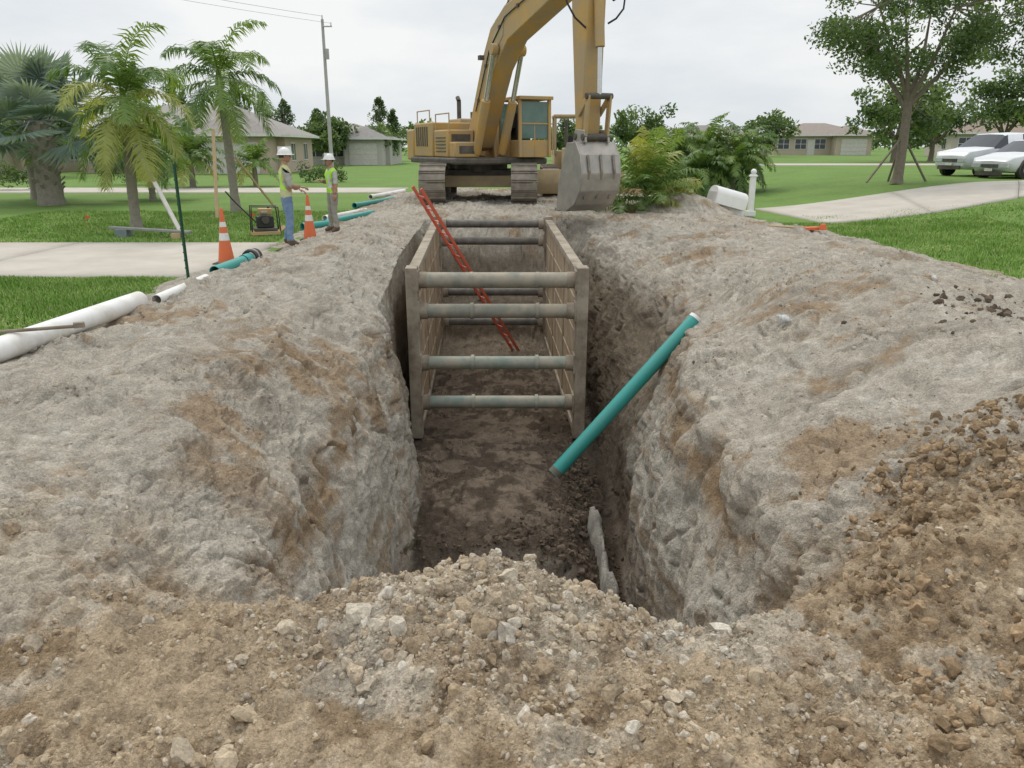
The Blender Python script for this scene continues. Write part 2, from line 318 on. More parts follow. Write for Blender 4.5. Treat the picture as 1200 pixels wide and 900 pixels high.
# ---------------------------------------------------------------- stones
def ico(sub):
    import bmesh
    bm=bmesh.new(); bmesh.ops.create_icosphere(bm,subdivisions=sub,radius=1); v=np.array([x.co[:] for x in bm.verts]); f=np.array([[q.index for q in p.verts] for p in bm.faces]); bm.free(); return v,f
def rotm(n):
    q=rng.normal(size=(n,4)); q/=np.linalg.norm(q,axis=1)[:,None]; a,b,c,d=q.T
    return np.stack([1-2*(c*c+d*d),2*(b*c-a*d),2*(b*d+a*c),2*(b*c+a*d),1-2*(b*b+d*d),2*(c*d-a*b),2*(b*d-a*c),2*(c*d+a*b),1-2*(b*b+c*c)],1).reshape(n,3,3)
def stones(name,pos,rad,cols,sub,matl,var=5,smooth=False,rough=.28):
    bv,bf=ico(sub); Vs=[];Fs=[];Cs=[];off=0; grp=rng.integers(0,var,len(pos))
    for g in range(var):
        sel=grp==g; n=sel.sum()
        if not n: continue
        b=bv.copy()
        for c in range(7):
            d=rng.normal(size=3); d/=np.linalg.norm(d); o=rng.uniform(.5,.85); t=b@d; b=b-np.clip(t-o,0,None)[:,None]*d*.9
        b=b*(1+rough*pn(bv*1.3+g*7.7)*1.3+.14*pn(bv*3.1+g*3.))[:,None]
        an=rng.uniform(.55,1.15,(n,1,3)); R=rotm(n)
        V=np.einsum('nij,nkj->nki',R,b[None]*an)*rad[sel][:,None,None]+pos[sel][:,None,:]
        Vs.append(V.reshape(-1,3)); Fs.append((bf[None]+(np.arange(n)*len(bv))[:,None,None]+off).reshape(-1,3)); off+=n*len(bv)
        Cs.append(np.repeat(cols[sel],len(bv),0))
    return fast_mesh(name,np.concatenate(Vs),np.concatenate(Fs),[matl],col=np.concatenate(Cs),smooth=smooth)
stm=soilmat('stone_material',.004)
A=np.linalg.norm(np.cross(np.gradient(P2,axis=1),np.gradient(P2,axis=0)),axis=2)
GU=np.gradient(P2,axis=1).reshape(-1,3); GV=np.gradient(P2,axis=0).reshape(-1,3)
def sample(n,wt):
    p=(A*wt.reshape(ny,nu)).ravel(); p=p/p.sum(); i=rng.choice(len(p),n,p=p); d=GU[i]*rng.uniform(-.5,.5,(n,1))+GV[i]*rng.uniform(-.5,.5,(n,1))
    return i,Q2[i]+d
pal=np.array([[.53,.48,.39],[.45,.375,.27],[.38,.285,.18],[.29,.21,.13],[.50,.43,.32],[.64,.61,.54]])
vis=(Q[:,1]>1.6)*(np.abs(Q[:,0])<3.2)
cl=sm(fbm(Q*1.7+300,3,.6),-.1,.5)+2.4*berm+1.3*sm(2.75-Q[:,1],0,.5)*sm(fbm(Q*1.4+320,2),-.35,.2)
i,p=sample(17000,vis*fore*(.06+cl)); r=np.clip(rng.lognormal(math.log(.0065),.5,len(p)),.003,.017)
pc=pal[rng.integers(0,6,len(p))]; cc=.4*pc+.6*col[i]*1.03
p[:,2]+=r*.2; stones('fine_gravel',p,r,cc,1,stm,8)
i,p=sample(2500,vis*fore*(.03+cl**1.7)); r=np.clip(rng.lognormal(math.log(.0165),.48,len(p)),.009,.062)
cc=.5*pal[rng.integers(0,6,len(p))]+.5*col[i]*1.03
p[:,2]-=r*.05; stones('gravel_stones',p,r,cc,2,stm,12,False,.4)
wt=vis*(.15+sm(fbm(Q*1.6+700,2),-.1,.4))*np.exp(-((Q[:,0]-1.9-.35*(Q[:,1]-2.5))**2/.25))*(Q[:,1]<4.6)*(Q[:,0]>.6)
i,p=sample(1500,wt); r=np.clip(rng.lognormal(math.log(.017),.45,len(p)),.008,.05)
cc=np.repeat(c_tan2[None],len(p),0)*rng.uniform(.7,1.5,(len(p),1)); p[:,2]+=r*.1; stones('brown_clods',p,r,cc,2,stm,10,False,.4)
wt=(1-fore)*(Q[:,1]>3.2)*(Q[:,1]<20)*edge*(.03+cp*flat)*(1+2.0*(Q[:,2]<-2.))
i,p=sample(9500,wt/(1+Q[:,1]*.06)); r=np.clip(rng.lognormal(math.log(.011),.5,len(p)),.005,.05)
cc=col[i]*rng.uniform(.78,1.08,(len(p),1)); p[:,2]+=r*.05; stones('soil_clods',p,r,cc,1,stm,6,True,.35)
wt=(.6*np.exp(-((Q[:,0]-4.7)**2/.5+(Q[:,1]-6.6)**2/.9))+np.exp(-((Q[:,0]-.95)**2/.08+(Q[:,1]-9.)**2/2.5))*(Q[:,2]<-1.6)*2+1.2*np.exp(-((Q[:,0]-.1)**2/.8+(Q[:,1]-7.6)**2/.12)))*(1-wall)
i,p=sample(1500,wt); r=np.clip(rng.lognormal(math.log(.022),.5,len(p)),.008,.08)
cc=np.repeat(c_wet[None],len(p),0)*rng.uniform(.8,1.9,(len(p),1)); p[:,2]+=r*.15; stones('moist_clods',p,r,cc,2,stm,10,False,.35)
lp=np.array([[2.75,7.6,0],[3.6,9.5,0],[4.7,8.5,0]]); 
for q in lp: q[2]=near_z(q[0],q[1])+.02
stones('limestone_rock',lp,np.array([.1,.045,.04]),np.array([[.6,.6,.58]]*3),3,stm,4,True)
ns=46; V=[];Fc=[]
rr_=np.random.default_rng(5)
for k in range(ns):
    t=k/(ns-1); y=8.7-2.1*t; x=.99+.2*t+.03*math.sin(t*9)+rr_.normal()*.006; zt=-2.42-.35*t+.07*math.sin(t*23)+rr_.normal()*.03-(.25 if k in(0,ns-1) else 0); th=.05+.025*math.sin(t*14)+rr_.normal()*.004
    V+=[(x-th-.05,y,-3.4),(x-th,y,zt-.25),(x-th*.6,y,zt-.02),(x+th*.3,y,zt),(x+th,y,zt-.12),(x+th+.04,y,-3.4)]
for k in range(ns-1):
    for j in range(5): a=k*6+j; Fc.append((a,a+1,a+7,a+6))
V=np.array(V); fast_mesh('trench_wall_crust',V,np.array(Fc),[soil],col=np.clip(np.repeat(c_wht[None]*.72,len(V),0)*rr_.uniform(.75,1.1,(len(V),1)),0,1),smooth=True)
# ---------------------------------------------------------------- ground sheet
HX0,HX1,HY0,HY1=-4.5,6.2,-2.2,34.
gx=np.unique(np.concatenate([np.linspace(-600,-40,18),np.arange(-40,41,.5),[HX0,HX1],np.linspace(42,600,18)]))
gy=np.unique(np.concatenate([np.linspace(-60,-6,8),np.arange(-5,50,.5),[HY0,HY1],np.linspace(52,120,20),np.linspace(130,1500,16)]))
GX,GY=np.meshgrid(gx,gy); GZ=rise(GX,GY)
V=np.stack([GX,GY,GZ],-1).reshape(-1,3); ng=len(gx)
a=(np.arange(len(gy)-1)[:,None]*ng+np.arange(ng-1)[None]).ravel()
cxm=((GX[:-1,:-1]+GX[1:,1:])/2).ravel(); cym=((GY[:-1,:-1]+GY[1:,1:])/2).ravel()
keep=~((cxm>HX0)&(cxm<HX1)&(cym>HY0)&(cym<HY1)); a=a[keep]
F=np.stack([a,a+1,a+ng+1,a+ng],1)
gm=mat('lawn_material',(.13,.235,.048),.9,0,(.09,.17,.033),.45,.5,.03,25.,contrast=.2,spec=.2)
nt=gm.node_tree; b=nt.nodes['Principled BSDF']; old=b.inputs['Base Color'].links[0].from_socket
n3=nt.nodes.new('ShaderNodeTexNoise'); n3.inputs['Scale'].default_value=6; n3.inputs['Detail'].default_value=5; n3.inputs['Roughness'].default_value=.7
t3=nt.nodes.new('ShaderNodeTexCoord'); nt.links.new(t3.outputs['Object'],n3.inputs['Vector'])
m3=nt.nodes.new('ShaderNodeMix'); m3.data_type='RGBA'; m3.inputs['B'].default_value=(.21,.235,.085,1)
r3=nt.nodes.new('ShaderNodeMapRange'); r3.inputs['From Min'].default_value=.45; r3.inputs['From Max'].default_value=.7; r3.inputs['To Max'].default_value=.6
nt.links.new(n3.outputs['Fac'],r3.inputs['Value']); nt.links.new(r3.outputs['Result'],m3.inputs['Factor']); nt.links.new(old,m3.inputs['A']); nt.links.new(m3.outputs['Result'],b.inputs['Base Color'])
fast_mesh('ground',V,F,[gm],smooth=True)
cm=mat('concrete_material',(.47,.435,.38),.85,0,(.38,.345,.295),1.2,.5,.004,60.,contrast=.2)
def pave(name,c00,c10,c11,c01,nx,nyy,off=.03,parent=None):
    u=np.linspace(0,1,nx+1);v=np.linspace(0,1,nyy+1)
    U,W=np.meshgrid(u,v); c=[np.array(q,float) for q in (c00,c10,c11,c01)]
    B=((1-U)*(1-W))[...,None]*c[0]+(U*(1-W))[...,None]*c[1]+(U*W)[...,None]*c[2]+((1-U)*W)[...,None]*c[3]
    z=rise(B[...,0],B[...,1])+off; V=np.concatenate([B,z[...,None]],-1).reshape(-1,3)
    a=(np.arange(nyy)[:,None]*(nx+1)+np.arange(nx)[None]).ravel()
    o=fast_mesh(name,V,np.stack([a,a+1,a+nx+2,a+nx+1],1),[cm],smooth=True,parent=parent)
    s=o.modifiers.new('Solid','SOLIDIFY'); s.thickness=.12; s.offset=-1; return o
dr=empty('driveway')
for k in range(6):
    x1=-4.75-k*4.0; pave('slab',(x1-3.985,11.5),(x1,11.5),(x1,15.8),(x1-3.985,15.8),8,8,.03,dr)
dr=empty('driveway')
cr_=[((8.0,19.9),(7.6,24.6)),((11.3,21.1),(12.6,26.3)),((14.5,22.6),(18,28.2)),((19,25.4),(24,32.5)),((30,30),(32,40))]
for k in range(4):
    (a0,b0),(a1,b1)=cr_[k],cr_[k+1]; e=.003
    l=lambda p,q,t:(p[0]+(q[0]-p[0])*t,p[1]+(q[1]-p[1])*t)
    pave('slab',l(a0,a1,e),l(a0,a1,1-e),l(b0,b1,1-e),l(b0,b1,e),16,14,.035,dr)
pave('road',(-120,33.5),(-4.9,33.5),(-4.9,37.5),(-120,37.5),60,6,.03)
pave('road',(5.8,52),(200,52),(200,57),(5.8,57),90,6,.03)
def grass(name,regs,mats):
    Ps=[]
    for (x0,x1,y0,y1,n) in regs: Ps.append(np.stack([rng.uniform(x0,x1,n),rng.uniform(y0,y1,n)],1))
    p=np.concatenate(Ps); z=rise(p[:,0],p[:,1]); n=len(p)
    e=fbm(np.stack([p[:,0]*.9,p[:,1]*.9,p[:,0]*0],1),2)
    h=rng.uniform(.03,.075,n)*(1+.5*e); az=rng.uniform(0,2*np.pi,n); w_=rng.uniform(.006,.012,n); ln=rng.uniform(0,.06,n)
    d=np.stack([np.cos(az),np.sin(az)],1); q=np.stack([-d[:,1],d[:,0]],1)
    b=np.concatenate([p,z[:,None]-.005],1)
    A_=b.copy();A_[:,:2]+=d*w_[:,None];B_=b.copy();B_[:,:2]-=d*w_[:,None];C_=b.copy();C_[:,:2]+=q*ln[:,None];C_[:,2]+=h
    V=np.stack([A_,B_,C_],1).reshape(-1,3); F=np.arange(3*n).reshape(-1,3)
    mi=np.where(rng.uniform(0,1,n)<.35+.5*e,0,np.where(rng.uniform(0,1,n)<.75,1,2))
    return fast_mesh(name,V,F,mats,mi=mi)
gms=[grassmat('grass_a',(.15,.27,.055)),grassmat('grass_b',(.22,.35,.085)),grassmat('grass_c',(.35,.37,.18))]
grass('lawn_grass',[(-8.5,-4.75,7.,11.5,70000),(-14,-4.9,15.9,24,50000),(6.6,12,8,20,60000),(8,16,14,22,25000)],gms)
# ---------------------------------------------------------------- trench shield
st1=mat('steel_weathered',(.225,.155,.09),.85,.05,(.37,.295,.205),2.2,.5,.004,30,contrast=.14)
st2=mat('steel_post',(.18,.145,.105),.8,.1,(.34,.295,.23),3.0,.5,.004,40,contrast=.13)
sp1=mat('spreader_paint',(.17,.225,.19),.6,.1,(.34,.305,.245),2.6,.5,.003,40,contrast=.13)
sp3=mat('spreader_muddy',(.32,.28,.215),.8,.05,(.19,.195,.165),3.2,.5,.003,40,contrast=.13)
sp2=mat('spreader_dark',(.07,.065,.06),.7,.2,(.2,.18,.15),5,.4,.003,40)
root=empty('trench_shield')
def bx(y,side):
    t=(y-11.2)/6.4
    return (-1.47-.22*t) if side<0 else (1.03-.22*t)
for side,nm in ((-1,'side_panel_a'),(1,'side_panel_b')):
    m=MB(); z0=-2.4;zt0=.14;zt1=.33
    def pnl(y0,y1,za,zb,th,mt,off=0,m=m,side=side):
        top=lambda y,f:z0+(zt0+(zt1-zt0)*(y-11.2)/6.4-z0)*f
        vs=[]
        for y in (y0,y1):
            c=bx(y,side)+off
            for dx,f in ((-th/2,za),(th/2,za),(th/2,zb),(-th/2,zb)): vs.append((c+dx,y,top(y,f)))
        m.add(vs,[(0,1,2,3),(7,6,5,4),(0,4,5,1),(1,5,6,2),(2,6,7,3),(3,7,4,0)],mt)
    pnl(11.35,17.45,.0,.995,.10,st1)
    for f in (.0,.965): pnl(11.36,17.44,f,f+.04,.16,st2)
    for f in (.2,.4,.6,.8): pnl(11.38,17.42,f,f+.02,.125,st1)
    for y in (13.3,15.4): pnl(y-.06,y+.06,.002,.99,.13,st1)
    for y in (11.24,17.5): pnl(y-.13,y+.13,-.01,1.03,.17,st2)
    for y,zs in ((11.24,(0.02,-.44,-1.24,-1.87)),(17.5,(.24,-.14,-1.3,-2.0))):
        for z in zs:
            m.cyl((bx(y,side)-side*.075,y,z),(bx(y,side)-side*.22,y,z),.122,st2,20)
            m.box((bx(y,side)-side*.095,y,z),(.03,.26,.30),st2)
    m.build(nm,root,.008)
m=MB()
for y,zs in ((11.24,(0.02,-.44,-1.24,-1.87)),(17.5,(.24,-.14,-1.3,-2.0))):
    for k,z in enumerate(zs):
        mt=(sp3,sp3,sp1,sp1)[k] if y<12 else sp2
        m.cyl((bx(y,-1)+.17,y,z),(bx(y,1)-.17,y,z),((.115,.105,.10,.10)[k] if y<12 else .085),mt,24)
        if y<12:
            for xx in(-.62,.35): m.cyl((xx,y,z),(xx+.05,y,z),.122,mt,24)
m.build('spreader_pipes',root,0)
lad=mat('ladder_red',(.58,.085,.04),.5,0,(.42,.13,.08),6,.4)
root=empty('ladder'); m=MB()
b0=Vector((.09,16.4,-2.42)); t0=Vector((-1.69,14.05,1.2)); d=(t0-b0).normalized(); hd=Vector((d.x,d.y,0)).normalized(); sd=Vector((-hd.y,hd.x,0))
sw=Vector((0,1,0)); sw=(sw-d*sw.dot(d)).normalized()*(-1 if sw.dot(sd)<0 else 1); sd=(sd*.72+sw*.28).normalized(); sd=(sd-d*sd.dot(d)).normalized()
nrm=d.cross(sd)
for s in(-1,1): m.beam(b0+sd*s*.125,t0+sd*s*.125,.026,.06,lad,up=nrm)
m.build('rails',root,.004)
m=MB(); L_=(t0-b0).length; k=.25
while k<L_-.1: m.cyl(b0+d*k-sd*.13,b0+d*k+sd*.13,.014,lad,10); k+=.3
for s in(-1,1): m.box(b0+sd*s*.125,(.05,.1,.05),sp2)
m.build('rungs_and_feet',root)
# ---------------------------------------------------------------- pipes
teal=mat('teal_pvc',(.025,.29,.265),.4,0,(.05,.25,.215),3,.35,contrast=.2)
wpvc=mat('white_pvc',(.70,.70,.68),.45,0,(.52,.49,.43),2.5,.35,contrast=.15)
alu=mat('aluminium',(.45,.43,.4),.45,.6,(.3,.28,.25),8,.4)
dk=mat('pipe_inside',(.03,.05,.05),.8)
m=MB(); p0=Vector((.55,9.25,-2.2)); p1=Vector((2.42,9.95,-.28)); dd=(p1-p0).normalized()
m.pipe(p0,p1,.092,.082,teal,28); m.pipe(p0+dd*.9,p0+dd*.904,.093,.091,mat('pipe_mark',(.12,.36,.34),.5),28)
m.pipe(p0+dd*.006,p0+dd*.08,.0935,.0915,mat('pipe_mud',(.16,.15,.12),.9),28)
m.pipe(p1-dd*.015,p1+dd*.03,.095,.084,wpvc,28)
m.build('teal_sewer_pipe')
def pvc(name,a,b,r,mt,bell=True):
    a=Vector(a);b=Vector(b);m=MB();d=(b-a).normalized();m.pipe(a,b,r,r*.88,mt,24)
    if bell: m.pipe(a-d*.02,a+d*.22,r*1.14,r*.95,mt,24); m.pipe(a+d*.22,a+d*.225,r*1.1,r,dk,24)
    return m.build(name)
pvc('white_pvc_pipe',(-4.62,4.9,.2),(-4.40,8.95,.16),.11,wpvc)
pvc('white_pvc_pipe',(-4.36,9.3,.10),(-4.36,10.9,.10),.065,wpvc,False)
pvc('teal_pvc_pipe',(-4.3,12.6,.14),(-4.42,11.4,.12),.085,teal)
m=MB(); m.pipe((-4.3,12.62,.15),(-4.3,12.9,.15),.13,.1,mat('rubber_black',(.03,.03,.03),.7),24); m.pipe((-4.3,12.7,.15),(-4.3,12.75,.15),.142,.13,alu,24); m.build('pipe_coupling')
for a,b,r,mt in (((-4.6,19.3,.1),(-3.9,22.0,.12),.075,teal),((-4.9,20.5,.1),(-4.3,23.1,.1),.07,wpvc),((-5.0,25,.1),(-4.2,28.0,.12),.08,teal),((-5.2,29,.12),(-4.5,33,.12),.08,wpvc),((-4.9,18.3,.1),(-4.4,18.9,.12),.08,teal)):
    pvc('pvc_pipe',a,b,r,mt)
m=MB(); m.cyl((-4.75,6.6,.32),(-4.05,7.05,.29),.016,st2,10); m.beam((-4.75,6.6,.32),(-4.95,6.47,.32),.12,.02,st2); m.beam((-4.1,7.02,.30),(-4.02,7.07,.30),.06,.05,st2); m.build('digging_bar',None,.004)
# ---------------------------------------------------------------- excavator
yel=mat('machine_yellow',(.47,.285,.075),.6,.0,(.36,.265,.145),1.6,.55,.002,30,contrast=.13)
yel2=mat('machine_yellow_dusty',(.44,.34,.18),.7,.0,(.33,.26,.17),2.4,.5,contrast=.16)
blk=mat('machine_black',(.04,.037,.033),.6,.1,(.14,.12,.095),4,.4)
trk=mat('track_steel',(.15,.13,.11),.75,.25,(.34,.30,.245),4,.5,.006,30)
gls=mat('cab_glass',(.07,.14,.12),.1,0,(.13,.21,.18),2,.4)
chrome=mat('piston_chrome',(.6,.6,.6),.2,.9,(.5,.48,.45),5,.3)
hose=mat('hose_rubber',(.02,.02,.02),.5)
bkt=mat('bucket_steel',(.26,.25,.24),.45,.5,(.42,.38,.33),4,.5,.004,30)
def tracks(root,cx,y0,y1,zb,hw,wd,h,nm='track',ns=44):
    r=h/2
    for s in(-1,1):
        m=MB(); xc=cx+s*hw; Ls=(y1-y0)-2*r; per=2*Ls+2*math.pi*r
        for i in range(ns):
            q=per*i/ns
            if q<Ls: c=(y0+r+q,zb);an=0
            elif q<Ls+math.pi*r: t=(q-Ls)/r; c=(y1-r+math.sin(t)*r,zb+r-math.cos(t)*r); an=t
            elif q<2*Ls+math.pi*r: c=(y1-r-(q-Ls-math.pi*r),zb+2*r); an=math.pi
            else: t=(q-2*Ls-math.pi*r)/r; c=(y0+r-math.sin(t)*r,zb+r+math.cos(t)*r); an=math.pi+t
            R=Matrix.Rotation(an,3,'X'); m.box((xc,c[0],c[1]),(wd,per/ns*.93,.045),trk,R); m.box(Vector((xc,c[0],c[1]))+R@Vector((0,.05,-.04)),(wd*.98,.03,.06),trk,R)
        m.build(nm+'_shoes',root)
        m=MB(); m.box((xc,(y0+y1)/2,zb+r),(wd*.5,Ls,h*.42),blk)
        for yy in(y0+r,y1-r): m.cyl((xc-wd*.22,yy,zb+r),(xc+wd*.22,yy,zb+r),r*.86,trk,24); m.cyl((xc-wd*.3,yy,zb+r),(xc+wd*.3,yy,zb+r),r*.35,yel2,16)
        for k in range(7): yy=y0+r+Ls*(k+.5)/7; m.cyl((xc-wd*.28,yy,zb+.2),(xc+wd*.28,yy,zb+.2),.15,trk,14)
        m.build(nm+'_frame',root,.01)
root=empty('excavator')
tracks(root,-1.0,23.3,28.4,.27,1.36,.78,1.08)
m=MB(); m.box((-1.0,25.85,1.0),(2.1,1.7,.4),blk); m.box((-1,25.0,.85),(2.2,.35,.35),yel2); m.box((-1,26.7,.85),(2.2,.35,.35),yel2); m.cyl((-1,25.8,1.1),(-1,25.8,1.38),.85,blk,32); m.build('carbody',root,.02)
HM=Matrix.Translation((-1.0,25.8,0))@Matrix.Rotation(math.atan2(-.914,.407),4,'Z')
m=MB(); m.M=HM
m.box((-.5,0,1.47),(4.4,3.1,.2),blk)
m.box((-2.75,0,1.95),(.75,3.05,1.0),yel)
m.box((-3.15,0,1.95),(.16,2.6,.8),yel)
m.build('deck_and_counterweight',root,.06)
m=MB(); m.M=HM
m.box((-1.35,-.75,2.1),(1.95,1.5,1.05),yel); m.box((-1.35,.8,2.05),(1.95,1.4,.95),yel)
m.box((.35,-1.05,1.98),(1.3,.85,.8),yel); m.box((1.28,-1.05,1.8),(.5,.8,.45),yel)
m.box((-1.2,0,2.68),(1.2,.9,.16),yel2)
m.build('engine_housing',root,.04)
m=MB(); m.M=HM
for k in range(6): m.box((-2.0+.22*k,-1.508,2.2),(.1,.02,.6),blk)
for k in range(5): m.box((.36,-1.482,1.75+.1*k),(.9,.02,.03),blk)
m.box((1.01,-1.05,2.1),(.03,.6,.3),blk); m.box((1.535,-1.05,1.8),(.02,.5,.22),blk)
m.cyl((-1.0,-.35,2.7),(-1.0,-.35,3.3),.07,blk,14); m.cyl((-1.0,-.35,3.3),(-1.12,-.35,3.42),.07,blk,14); m.cyl((-1.6,.4,2.6),(-1.6,.4,3.0),.12,blk,16)
for a,b in (((.95,-1.4,2.4),(.95,-1.4,2.85)),((-.3,-1.4,2.4),(-.3,-1.4,2.85)),((-.3,-1.4,2.85),(.95,-1.4,2.85)),((-2.2,-1.4,2.6),(-2.2,-1.4,3.0)),((-.9,-1.4,2.6),(-.9,-1.4,3.0)),((-2.2,-1.4,3.0),(-.9,-1.4,3.0))): m.cyl(a,b,.02,yel2,8)
m.build('louvres_exhaust_rails',root)
m=MB(); m.M=HM; cx0,cx1,cy0,cy1,cz0,cz1=.35,1.95,.5,1.48,1.58,3.25
for x in(cx0,cx1):
    for y in(cy0,cy1): m.beam((x,y,cz0),(x-(0.06 if x==cx1 else 0),y,cz1),.1,.1,yel)
m.beam((1.15,cy1,cz0),(1.15,cy1,cz1),.07,.07,yel); m.beam((1.15,cy0,cz0),(1.15,cy0,cz1),.07,.07,yel)
m.beam((cx1-.03,cy0,2.55),(cx1-.03,cy1,2.55),.05,.05,yel); m.beam((cx1-.01,.99,cz0),(cx1-.05,.99,2.55),.04,.04,yel)
m.box((1.15,.99,cz1+.03),(1.8,1.12,.1),yel); m.box((1.15,.99,cz0+.25),(1.58,.96,.5),yel)
m.build('cab_frame',root,.015)
m=MB(); m.M=HM
m.box((cx1-.035,.99,2.65),(.012,.86,1.05),gls); m.box((.37,.99,2.7),(.015,.86,.95),gls)
for y in(cy0+.01,cy1-.01): m.box((.76,y,2.66),(.68,.012,.95),gls)
m.box((.85,.99,2.2),(.5,.5,.5),hose); m.box((.62,.99,2.6),(.12,.5,.6),hose)
m.build('cab_windows_and_seat',root)
by=-.3
m=MB(); m.M=HM
m.prism([(.55,1.75),(1.0,1.85),(2.55,3.95),(3.5,4.62),(7.2,5.5),(7.35,5.75),(7.1,5.98),(3.3,5.5),(2.3,5.05),(1.75,4.4),(.35,2.15)],by-.3,by+.3,yel)
m.build('boom',root,.03)
m=MB(); m.M=HM
for s in(-1,1):
    yy=by+s*.305
    m.prism([(2.2,4.1),(3.2,4.75),(3.3,5.2),(2.5,4.9),(2.0,4.35)],yy-.008,yy+.008,yel2)
    m.tube([(1.2,by+s*.33,2.9),(2.3,by+s*.33,4.5),(3.4,by+s*.33,5.2),(6.8,by+s*.33,5.85)],.018,hose,6)
    for x,z in((1.4,3.2),(2.0,4.1),(3.0,5.0),(4.2,5.36),(5.4,5.6)): m.box((x,by+s*.325,z),(.12,.04,.08),blk)
m.box((2.1,by+.5,4.3),(.16,.14,.12),blk); m.box((2.1,by-.5,4.3),(.16,.14,.12),blk)
m.build('boom_fittings',root)
m=MB(); m.M=HM
for s in(-1,1):
    yy=by+s*.42
    m.cyl((1.45,yy,1.7),(2.25,yy,3.15),.13,yel,16); m.cyl((2.25,yy,3.15),(2.85,yy,4.4),.07,chrome,14); m.cyl((2.85,yy-.09,4.45),(2.85,yy+.09,4.45),.15,yel,16)
m.cyl((2.85,by-.5,4.45),(2.85,by+.5,4.45),.08,blk,14); m.cyl((.6,by-.45,2.0),(.6,by+.45,2.0),.14,blk,14)
for s in (-1,1): m.prism([(.2,1.5),(1.1,1.5),(.85,2.25),(.45,2.25)],by+s*.38-.04,by+s*.38+.04,yel)
m.cyl((3.3,by,5.75),(5.6,by,6.45),.14,yel,16); m.cyl((5.6,by,6.45),(6.6,by,6.72),.075,chrome,14)
m.prism([(3.0,5.45),(3.7,5.6),(3.4,5.95),(3.2,5.95)],by-.12,by+.12,yel)
m.build('boom_cylinders',root,.01)
m=MB(); m.M=HM
m.prism([(6.45,6.85),(6.75,6.95),(7.45,6.0),(7.72,5.1),(7.62,2.15),(7.48,1.98),(7.32,2.1),(7.0,4.9),(6.95,5.6)],by-.24,by+.24,yel)
m.build('stick',root,.025)
m=MB(); m.M=HM
m.cyl((7.75,by,5.55),(7.92,by,4.0),.11,yel,16); m.cyl((7.92,by,4.0),(7.95,by,3.0),.06,chrome,12)
m.prism([(7.6,5.6),(7.95,5.65),(7.8,5.3),(7.65,5.2)],by-.16,by+.16,yel)
for s in(-1,1):
    yy=by+s*.28
    m.beam((7.95,yy,2.98),(7.5,yy,2.6),.05,.14,yel); m.beam((7.95,yy,3.0),(7.85,yy,2.1),.05,.15,yel)
m.cyl((7.95,by-.34,2.98),(7.95,by+.34,2.98),.07,blk,12); m.cyl((7.48,by-.36,2.12),(7.48,by+.36,2.12),.08,blk,12); m.cyl((7.85,by-.36,2.1),(7.85,by+.36,2.1),.08,blk,12)
m.cyl((7.2,by-.34,5.72),(7.2,by+.34,5.72),.14,blk,16)
m.build('stick_cylinder_and_linkage',root,.01)
m=MB(); m.M=HM
prof=[(7.42,1.98),(7.85,2.0),(8.08,1.7),(8.18,1.3),(8.1,.92),(7.85,.6),(7.45,.42),(6.95,.42)]
bw=.5
for i in range(len(prof)-1):
    (xa,za),(xb,zb_)=prof[i],prof[i+1]; dx,dz=xb-xa,zb_-za; ll=math.hypot(dx,dz); nx,nz_=dz/ll*.045,-dx/ll*.045
    vs=[]
    for y in(by-bw,by+bw): vs+=[(xa,y,za),(xb,y,zb_),(xb+nx,y,zb_+nz_),(xa+nx,y,za+nz_)]
    m.add(vs,[(0,1,2,3),(7,6,5,4),(0,4,5,1),(1,5,6,2),(2,6,7,3),(3,7,4,0)],bkt)
for s in(-1,1): m.prism(prof+[(7.05,1.1)],by+s*bw-.025,by+s*bw+.025,bkt)
for s in(-1,1): m.prism([(7.35,1.95),(7.95,1.98),(7.9,2.25),(7.45,2.28)],by+s*.3-.03,by+s*.3+.03,bkt)
for k in range(5):
    y=by-bw+.08+k*(2*bw-.16)/4; m.box((6.88,y,.43),(.26,.1,.07),trk); 
for k in range(3): y=by-.33+k*.33; m.beam((8.2,y,1.35),(7.98,y,.72),.06,.03,trk); m.beam((8.1,y,1.72),(8.2,y,1.35),.06,.03,trk)
m.build('bucket',root,.01)
m=MB(); m.M=HM
for k,yy in enumerate((-.12,0,.12)):
    pts=[(1.0,by+yy,2.3),(.9,by+yy,3.0+.1*k),(1.5,by+yy,4.5),(2.3,by+yy,5.25),(3.2,by+yy,5.62)]
    m.tube(pts,.025,hose,6)
for k in range(3):
    pts=[(6.2,by+.3+.05*k,5.75)]+[(6.6+.5*t,by+.45+.1*k+.35*math.sin(t*math.pi),5.8-.5*math.sin(t*math.pi)-.1*k+.1*t) for t in (.2,.4,.6,.8,1.)]+[(7.7,by+.25,5.6)]
    m.tube(pts,.025,hose,6)
m.tube([(7.4,by+.27,5.6),(7.7,by+.5,5.45),(7.9,by+.62,5.15),(7.95,by+.55,4.8),(7.9,by+.4,4.6),(7.8,by+.25,4.5)],.022,hose,6)
m.tube([(7.2,by-.27,5.9),(7.4,by-.55,5.7),(7.55,by-.72,5.3),(7.6,by-.68,4.9),(7.65,by-.5,4.6),(7.7,by-.25,4.4)],.022,hose,6)
m.build('hydraulic_hoses',root)
